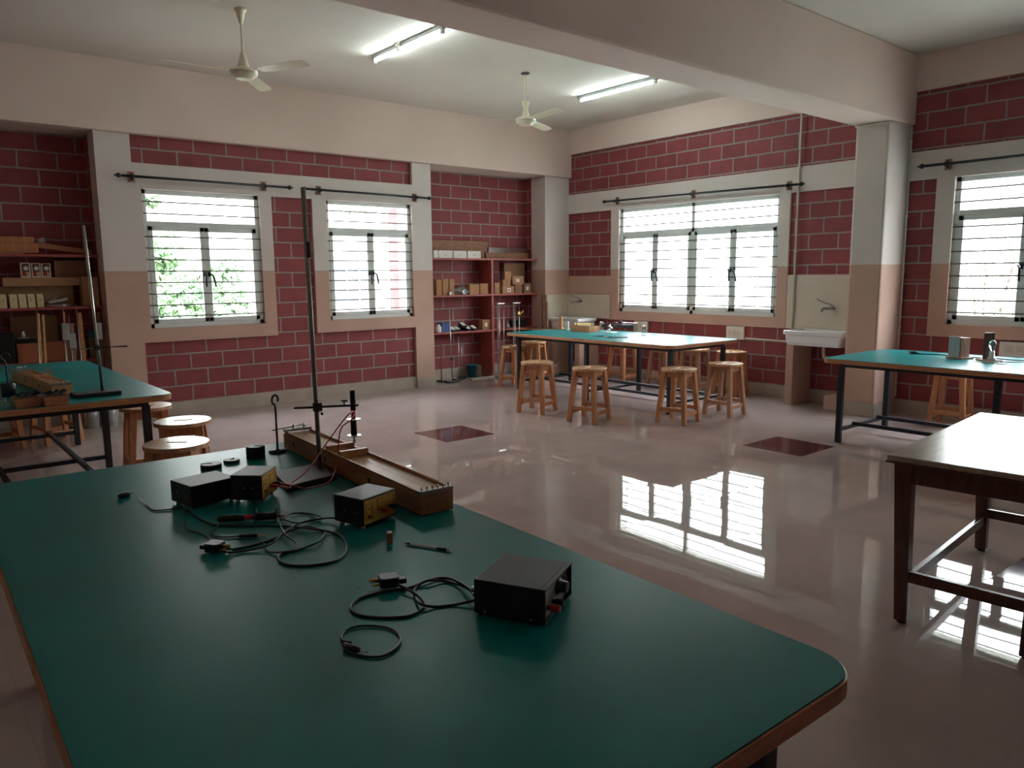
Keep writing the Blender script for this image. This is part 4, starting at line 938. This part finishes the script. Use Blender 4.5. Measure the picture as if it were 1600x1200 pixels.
on_shelf('cardboard_box', 'cardboard box at the right end of the middle shelf, white label at its edge', 'box', 819, 830, 443, z, .27, .12, 'cardboard_dark', gc, 'label')
# lower shelf
z = SH[2]
bt = thing('bottle', 'white plastic bottle at the left end of the low shelf', 'bottle', (at(685, 510, y=.30).x, .30, z))
MB().lathe([(.045, 0), (.048, .01), (.048, .09), (.03, .105), (.022, .108)], n=20).build('body', 'white_plastic', bt); MB().lathe([(.028, .106), (.028, .13), (.0, .131)], n=16).build('cap', 'white_plastic', bt)
on_shelf('blue_box', 'blue plastic box on the low shelf beside the white bottle', 'box', 689, 703, 504.5, z, .26, .14, 'blue_plastic')
for i in range(5):
    px = 707+i*8.2; a_ = at(px, 512, y=.30); 
    rt = thing('meter', ('black meter with a slanted white dial, %s on the low shelf' % ('next to the blue box', 'second from the blue box', 'third and highest', 'fourth from the blue box', 'last of the row')[i]), 'meter', (a_.x, .29+.02*(i % 2), z+(.06 if i == 2 else 0)), .25, 'dial meters on the low shelf')
    MB().hexa([(-.055, -.05, 0), (.055, -.05, 0), (.055, .06, 0), (-.055, .06, 0), (-.055, -.03, .03), (.055, -.03, .03), (.055, .06, .085), (-.055, .06, .085)]).build('case', 'black_plastic', rt, bevel=.003)
    MB().hexa([(-.045, -.028, .0335), (.045, -.028, .0335), (.045, .045, .0785), (-.045, .045, .0785), (-.045, -.028, .0355), (.045, -.028, .0355), (.045, .045, .0805), (-.045, .045, .0805)]).build('dial', 'kraft_label', rt)
on_shelf('black_case', 'flat black case supporting the highest dial meter', 'box', 718, 731, 509, z, .36, .12, 'black_plastic').location.y = .38
on_shelf('cardboard_box', 'small cardboard box with a white label near the divider on the low shelf', 'box', 753.5, 765, 499.5, z, .26, .12, 'cardboard', gc, 'label')
rt = thing('glass_flask', 'small glass flask in the dark right bay of the low shelf', 'flask', (at(793, 513, y=.36).x, .36, z)); MB().lathe([(.03, 0), (.045, .02), (.04, .05), (.014, .08), (.012, .12), (.016, .122)], n=20).build('flask', 'jar_glass', rt)
on_shelf('black_case', 'dark instrument case at the back of the low shelf right bay', 'box', 800, 822, 500, z, .42, .10, 'black_plastic')
rt = thing('brass_pulley', 'brass coloured pulley clamped to the right-hand rods', 'pulley', (at(810, 490, y=.12).x, .10, pz(at(810, 490, y=.12).x, .12, 490)))
MB().lathe([(.02, -.012), (.05, -.010), (.042, 0), (.05, .010), (.02, .012)], n=20).xf(Matrix.Rotation(PI/2, 4, 'X')).build('wheel', 'brass', rt); MB().bar((.02, 0, -.03), (.09, .0, .05), .016, .02).build('bracket', 'brass', rt); MB().bar((-.03, 0.02, -.06), (.03, .02, -.02), .016, .02).build('clamp', 'brass', rt)
# floor of the niche
def niche_stand(px, py, ptop, label, base=True, r=.008, m='steel', b=(.11, .07), lean=0, yy=.10):
    p0 = at(px, py, z=0)
    p0 = at(px, py, y=yy)
    h = pz(p0.x, p0.y, ptop); rt = thing('retort_stand', label, 'retort stand', (p0.x, p0.y, 0), .2, 'retort stands on the niche floor')
    MB().tube([(0, 0, .015), (-.02*lean, 0, h)], r, 10).build('rod', m, rt)
    MB().box(-b[0], b[0], -b[1], b[1], 0, .024).build('base', 'black_rough', rt, bevel=.004)
    if h > 1: q_ = MB(); q_.box(-.02, .02, -.015, .015, .36, .40); q_.tube([(-.03, 0, .39), (.06, -.02, .39)], .006, 8); q_.build('clamp', 'foil', rt)
niche_stand(707, 594, 482, 'tallest retort stand on the floor of the right niche, with a small clamp', b=(.13, .05), lean=2)
niche_stand(717.5, 591, 524, 'shorter retort stand right of the tallest one in the right niche', b=(.10, .05), yy=.27)
niche_stand(722, 583, 532, 'thin short retort stand farthest back in the right niche', r=.006, b=(.07, .05), yy=.42)
niche_stand(690, 596, 535, 'rusty retort stand against the pier in the right niche', m='rust', r=.009, b=(.05, .06), yy=.27)
rt = thing('bucket', 'teal plastic bucket on the floor of the right niche', 'bucket', (at(738, 580, y=.40).x, .40, 0)); MB().lathe([(.075, 0), (.095, .20), (.10, .20), (.10, .215), (.092, .215), (.072, .01), (.0, .01)], n=28).build('pail', 'teal_plastic', rt)
for i, (x, y, a_, lab) in enumerate(((-1.80, .14, .06, 'flat plank with pale edge lying on the niche floor before the bucket'),)):
    tag(MB().box(-.26, .26, -.04, .04, 0, .02).build('plank', 'black_rough' if i else 'cream_plastic', loc=(x, y, .0), rotz=a_), lab, 'plank')
for i, (px, py, lab) in enumerate(((783, 587, 'rack of tall glass rods standing left, before the dark bay of the right niche'), (807, 583, 'rack of tall glass rods standing right, with a brass pulley on it'))):
    p0 = at(px, py, y=.12); rt = thing('rod_rack', lab, 'rod rack', (p0.x, p0.y-.02, 0), 0, 'racks of glass rods')
    MB().box(-.13, .13, -.07, .07, 0, .03).build('base', 'pcm', rt, bevel=.004)
    for dx in (-.075, -.04, .055): MB().tube([(dx, 0, .03), (dx, 0, 1.235)], .0075, 10).build('rod', 'jar_glass' if dx < -.05 else 'steel', rt)
    MB().box(-.085, .07, -.012, .012, 1.228, 1.243).build('top_bar', 'steel', rt)
rt = thing('leaning_board', 'tall brown wooden board leaning beside the corner sink', 'board', (-.60, -.10, 0))
for k, (dx, m_) in enumerate(((0, 'dark_wood'), (.075, 'block_wood'))): MB().bar((dx-.13, -.10, .0), (dx+.0, .06, 1.36-.12*k), .085 if k == 0 else .03, .02, ref=(0, 1, 0)).build('board' if k == 0 else 'edge_strip', m_, rt)
tag(MB().box(-.10, .10, -.08, .08, 0, .14).build('cardboard_box', 'cardboard', loc=(-.88, -.20, 0)), 'cardboard box on the floor left of the corner sink', 'box')

# ------------------------------------------------------------------ left niche
z = 1.985
on_shelf('sonometer_box', 'long orange-brown wooden box on the left niche top shelf, cut by the photo edge', 'wooden box', -60, 66, 379, z+.018, .30, .12, 'stool_wood')
tag(MB().box(-.15, .15, -.05, .05, 0, .018).build('wooden_batten', 'stool_dark', loc=(-8.3, .36, z)), 'short batten under the long wooden box on the left top shelf', 'batten')
on_shelf('wooden_beam', 'thin orange wooden beam lying on the long box on the left top shelf', 'wooden beam', -60, 60, 369, at(20, 379, y=.30).z+.001, .31, .06, 'stool_wood')
rt = thing('leaning_beam', 'brown wooden beam sloping down to the right on the left top shelf', 'wooden beam', (-7.95, .36, z)); MB().bar((-.06, 0, .105), (.49, .03, .030), .05, .058).build('beam', 'sono_wood', rt, bevel=.003)
tag(MB().box(-.03, .03, -.03, .03, 0, .04).tube([(-.045, 0, .03), (.045, 0, .05)], .012, 10).build('metal_bracket', 'steel', loc=(-7.97, .37, z+.135)), 'small grey metal bracket at the end of the long box on the left top shelf', 'bracket')
z = 1.385
for i, (a0, a1) in enumerate(((-2, 11), (14, 28), (28.5, 42), (43, 55.5), (57, 69))):
    a_ = at(a0, 470, y=.26); b_ = at(a1, 470, y=.26); w_ = b_.x-a_.x
    rt = thing('meter_block', ('cream block with a small black mark, ' + ('cut by the photo edge', 'second from the photo edge', 'middle of the row of five', 'fourth in the row', 'last of the row, beside the silver instrument')[i]), 'instrument', (a_.x+w_/2, .30, z), 0, 'cream blocks on the left middle shelf')
    n = MB(); poly = [(-.05, 0), (.05, 0), (.05, .145), (.035, .155), (-.02, .150), (-.045, .11)]
    n.prism(poly, -w_*.44, w_*.44, M=Matrix(((0, 0, 1, 0), (1, 0, 0, 0), (0, 1, 0, 0), (0, 0, 0, 1)))); n.build('body', 'cream_block', rt, bevel=.003)
    MB().bar((-.006, -.0495, .075), (.006, -.0485, .098), .004, .004).build('mark', 'panel_ink', rt)
rt = thing('silver_instrument', 'heap of silver metal instruments right of the cream blocks', 'instrument', (at(91, 470, y=.32).x, .34, z))
MB().lathe([(.13, 0), (.135, .02), (.09, .03), (.02, .032)], n=24).build('dish', 'steel', rt); MB().bar((-.10, 0, .05), (.10, .02, .09), .05, .03).build('arm', 'steel', rt, bevel=.004); MB().bar((-.12, .05, .035), (.0, .05, .11), .04, .02).build('bracket', 'pcm', rt, bevel=.004)
on_shelf('cardboard_box', 'long low cardboard box behind the cream blocks, lower of two stacked', 'box', -30, 114, 447, z, .41, .12, 'cardboard_dark', 'cardboard boxes in the left niche')
zb = at(50, 447, y=.41).z
on_shelf('cardboard_box', 'long flat cardboard box stacked over the cream blocks row', 'box', 5, 126, 433.5, zb, .36, .17, 'cardboard', 'cardboard boxes in the left niche')
zb = at(60, 433.5, y=.36).z
for i, (a0, a1) in enumerate(((35, 50), (52, 66), (67.5, 82))):
    o = on_shelf('patterned_carton', ('small white carton with red and dark print, %s of three on the long flat box' % ('left', 'middle', 'right')[i]), 'box', a0, a1, 410.5+i*.5, zb, .37, .08, 'kraft_label', 'printed cartons in the left niche', bevel=.001)
    w_ = at(a1, 450, y=.37).x-at(a0, 450, y=.37).x; h_ = at(42, 410.5, y=.37).z-zb
    p1 = MB().box(w_*.12, w_*.88, -.001, 0, h_*.08, h_*.92).build('print', 'panel_ink', o); 
    q_ = MB(); q_.lathe([(w_*.26, 0), (w_*.26, .001)], n=18); q_.xf(Matrix.Translation((w_*.55, -.001, h_*.62)) @ Matrix.Rotation(PI/2, 4, 'X')); q_.build('round_print', 'kraft_label', p1)
    MB().box(w_*.18, w_*.48, -.0022, -.001, h_*.10, h_*.40).build('red_print', 'red_plastic', p1); MB().box(w_*.52, w_*.84, -.0022, -.001, h_*.10, h_*.38).build('tan_print', 'sono_light', p1)
on_shelf('cardboard_box', 'dusky cardboard box behind the printed cartons, top right', 'box', 88, 138, 407, zb, .42, .11, 'cardboard_dark', 'cardboard boxes in the left niche')
on_shelf('cardboard_box', 'square brown box at the right end of the left middle shelf', 'box', 128, 154, 432, z, .28, .18, 'cardboard', 'cardboard boxes in the left niche', 'tape')
z = .765
on_shelf('orange_carton', 'big orange-brown carton on the low shelf behind the left table', 'box', 17, 93, 536, z, .26, .20, 'orange_box')
on_shelf('cardboard_box', 'brown box lid standing behind the orange-brown carton', 'box', 10, 84, 494, z, .48, .05, 'cardboard_dark', 'cardboard boxes in the left niche')
zo = at(50, 536, y=.26).z
rt = thing('small_lamp', 'small pale bulb on a dark stand on top of the orange-brown carton', 'instrument', (at(37, 530, y=.34).x, .34, zo)); MB().box(-.10, .12, -.06, .05, 0, .05).build('stand', 'black_rough', rt, bevel=.004); MB().box(-.06, .05, -.05, .03, .05, .062).build('tray', 'pcm', rt); MB().lathe([(.014, .062), (.022, .085), (.016, .11), (.010, .13), (.001, .132)], n=16).build('bulb', 'white_plastic', rt)
on_shelf('dark_case', 'dark instrument case at the far left of the low left shelf', 'box', -40, 14, 520, z, .24, .2, 'black_plastic')
for i, (a0, a1, tp, bz) in enumerate(((95, 128, 545, z), (95, 127, 532, None), (132, 156, 546, z), (132, 155, 528, None))):
    bz_ = bz if bz is not None else at((a0+a1)/2, (545, 0, 546)[i-1], y=.30).z
    on_shelf('cardboard_box', ('dark cardboard box, %s on the low left shelf' % ('lower left of four', 'upper left of four', 'lower right of four', 'upper right of four')[i]), 'box', a0, a1, tp, bz_, .30, .16, 'cardboard_dark', 'cardboard boxes in the left niche')
zz_ = at(144, 528, y=.30).z
on_shelf('teal_case', 'dark teal case on top of the upper right box of the low left shelf', 'box', 133, 153, 517, zz_, .33, .1, 'teal_plastic')
# trolleys / stands leaning in front of the shelf, standing on the floor
def leaner(px, pxb, ptop, label, m, w_, cat='wooden stand', rodm=None, block=None):
    y = .09; t_ = at(px, ptop, y=.12); b_ = at(pxb, 600, y=-.05); rt = thing('wooden_stand', label, cat, (b_.x, -.05, 0))
    d_ = Vector((t_.x-b_.x, .17, t_.z)); d_.x = d_.x*1.0
    MB().bar((0, 0, .012), d_, w_, .022, ref=(0, 1, 0)).build('board', m, rt, bevel=.002)
    if rodm: MB().tube([(-w_*.8, -.02, .01), d_+Vector((-w_*.8, -.02, .10))], .006, 8).build('rod', rodm, rt)
    if block:
        q_ = d_*.93+Vector((-w_*.55, -.045, -.05)); q2 = d_*.80+Vector((-w_*.55, -.045, -.05))
        MB().bar(q2, q_+Vector((0, 0, .02)), .07, .05, ref=(0, 1, 0)).build('metal_block', 'pcm', rt, bevel=.003); 
    MB().box(-w_*.6, w_*.6, -.05, .05, 0, .02).build('foot', 'black_rough', rt, bevel=.004)
leaner(60, 63, 490, 'pale board with a rod before the orange-brown carton, left of the pair', 'sono_light', .02, rodm='steel')
leaner(67, 71, 492, 'pale board before the orange-brown carton, right one of the pair', 'sono_light', .022)
leaner(112, 120, 505, 'pinkish board with a steel block and thin rod, middle of the left niche', 'block_wood', .032, rodm='steel', block=True)
leaner(124, 136, 489, 'brown board with a rod leaning next to the pinkish one', 'sono_wood', .040, rodm='steel')
leaner(100, 106, 488, 'thin stand with a steel block at its top, left of the pinkish board', 'stool_dark', .014, rodm='steel', block=True)
leaner(153, 160, 488, 'dark board with a shiny block close to the pier in the left niche', 'dark_wood', .035, block=True)
leaner(161, 165, 500, 'narrow dark board leaning right against the pier', 'dark_wood', .02)
for x, y, lab in ((-7.70, -.12, 'glass jar on the floor before the left niche, left one seen under the table'), (-7.52, -.16, 'glass jar on the floor before the left niche, right one next to the pier')):
    rt = thing('glass_jar', lab, 'jar', (x, y, 0), 0, 'glass jars by the left niche'); MB().lathe([(.075, 0), (.08, .01), (.08, .17), (.07, .19), (.07, .20)], n=24).build('jar', 'jar_glass', rt); MB().lathe([(.083, 0), (.086, .006), (.083, .012)], n=24).build('foot_ring', 'pcm', rt)

# ------------------------------------------------------------------ outside
structure(MB().box(-60, 60, .8, 80, -3.6, -3.5).box(.3, 60, -60, .8, -3.6, -3.5).build('ground', 'grass_ground'))
structure(MB().box(-60, .3, -60, Y0-.3, -3.6, -3.5).build('ground', 'grass_ground'))
# neighbouring wing seen through window 2
wg = thing('building_wing', 'pale building with a dark window seen through the window beside the shelf niche', 'building', (-.5, 7.8, -3.5))
def part(name, m, *bx_): 
    b_ = MB(); b_.box(*bx_); return b_.build(name, m, wg)
bw = MB(); bw.box(-4.2, 5, 0, 4, 0, 6.6); bw.build('wall', 'ext_wall', wg)
wn_ = part('window', 'ext_glass', -.12, .87, -.03, .0, 4.50, 5.40); part('sill', 'ext_wall', -.2, .95, -.12, 0, 4.42, 4.50)
m_ = MB(); 
for k in (.2, .55): m_.box(k-.02, k+.02, -.05, -.03, 4.5, 5.4)
m_.box(-.12, .87, -.05, -.03, 4.95, 4.99); m_.build('window_bars', 'ext_wall', wn_)
part('parapet', 'ext_wall', -4.3, 5.1, -.1, 0, 6.4, 6.7)
structure(MB().box(W1[1]+.06, W2[0]-.25, .3, .75, -3.5, 4.3).build('wall_exterior', 'ext_wall'))
def tree(name, label, base, blobs, n, size, m, seed, trunk_r=.12):
    root = thing(name, label, 'tree', base); rr = random.Random(seed); vs, fs = [], []
    tot = sum(b[3] for b in blobs)
    for (bx_, by_, bz_, br) in blobs:
        for _ in range(int(n*br/tot)):
            d = Vector((rr.gauss(0, 1), rr.gauss(0, 1), rr.gauss(0, .8))).normalized()*br*(rr.random()**.45)
            c = Vector((bx_, by_, bz_))+d; u = Vector((rr.gauss(0, 1), rr.gauss(0, 1), rr.gauss(0, 1))).normalized(); v = u.orthogonal().normalized(); s_ = size*rr.uniform(.6, 1.3)
            i = len(vs); vs += [c-u*s_, c-v*s_*.5, c+u*s_, c+v*s_*.5]; fs.append((i, i+1, i+2, i+3))
    me = bpy.data.meshes.new('foliage'); me.from_pydata([tuple(v) for v in vs], [], fs); me.materials.append(MAT[m]); o = bpy.data.objects.new('foliage', me); COL.objects.link(o); o.parent = root; o['kind'] = 'stuff'
    t = MB(); top = max(b[2] for b in blobs)
    t.tube([(0, 0, 0), (.05, .05, top*.45), (.1, 0, top*.8)], [trunk_r, trunk_r*.8, trunk_r*.3], 8)
    for (bx_, by_, bz_, br) in blobs[:7]: t.tube([(.05, .04, bz_*.5), (bx_*.5, by_*.5, bz_*.8), (bx_, by_, bz_)], [trunk_r*.5, trunk_r*.3, .012], 6)
    t.build('trunk', 'bark', root)
def dirp(px, py, dist):
    q = ray(px, py).normalized(); return CAM+q*dist
b1 = dirp(300, 470, 15.5)
base = Vector((b1.x, b1.y, -3.5)); Lb = lambda px, py, dd, r: (*(dirp(px, py, dd)-base), r)
tree('tree', 'bright green leafy tree outside the left window', base,
     [Lb(262, 475, 15.5, .62), Lb(300, 455, 15.2, .55), Lb(248, 440, 15.8, .40), Lb(300, 490, 15.6, .65), Lb(362, 470, 15.4, .55), Lb(350, 425, 15.7, .38), Lb(385, 490, 15.5, .55), Lb(250, 385, 16, .38), Lb(262, 400, 15.6, .35), Lb(330, 505, 15, .6), Lb(235, 310, 16, .2), Lb(280, 520, 15, .8), Lb(380, 530, 15, .8)], 9000, .075, 'leaf', 1)
b2 = dirp(560, 345, 36); base2 = Vector((b2.x, b2.y, -3.5)); Lb = lambda px, py, dd, r: (*(dirp(px, py, dd)-base2), r)
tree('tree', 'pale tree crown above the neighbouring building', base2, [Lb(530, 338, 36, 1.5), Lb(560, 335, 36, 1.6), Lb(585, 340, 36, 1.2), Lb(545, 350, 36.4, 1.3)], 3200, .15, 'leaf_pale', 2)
b3 = dirp(1545, 440, 16); base3 = Vector((b3.x, b3.y, -3.5)); Lb = lambda px, py, dd, r: (*(dirp(px, py, dd)-base3), r)
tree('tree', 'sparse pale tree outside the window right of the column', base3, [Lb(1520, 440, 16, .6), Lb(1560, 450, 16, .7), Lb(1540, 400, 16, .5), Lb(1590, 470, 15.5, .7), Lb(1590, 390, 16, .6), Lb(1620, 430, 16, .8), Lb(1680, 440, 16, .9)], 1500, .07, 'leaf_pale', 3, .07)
b4 = dirp(1180, 450, 20); base4 = Vector((b4.x, b4.y, -3.5)); Lb = lambda px, py, dd, r: (*(dirp(px, py, dd)-base4), r)
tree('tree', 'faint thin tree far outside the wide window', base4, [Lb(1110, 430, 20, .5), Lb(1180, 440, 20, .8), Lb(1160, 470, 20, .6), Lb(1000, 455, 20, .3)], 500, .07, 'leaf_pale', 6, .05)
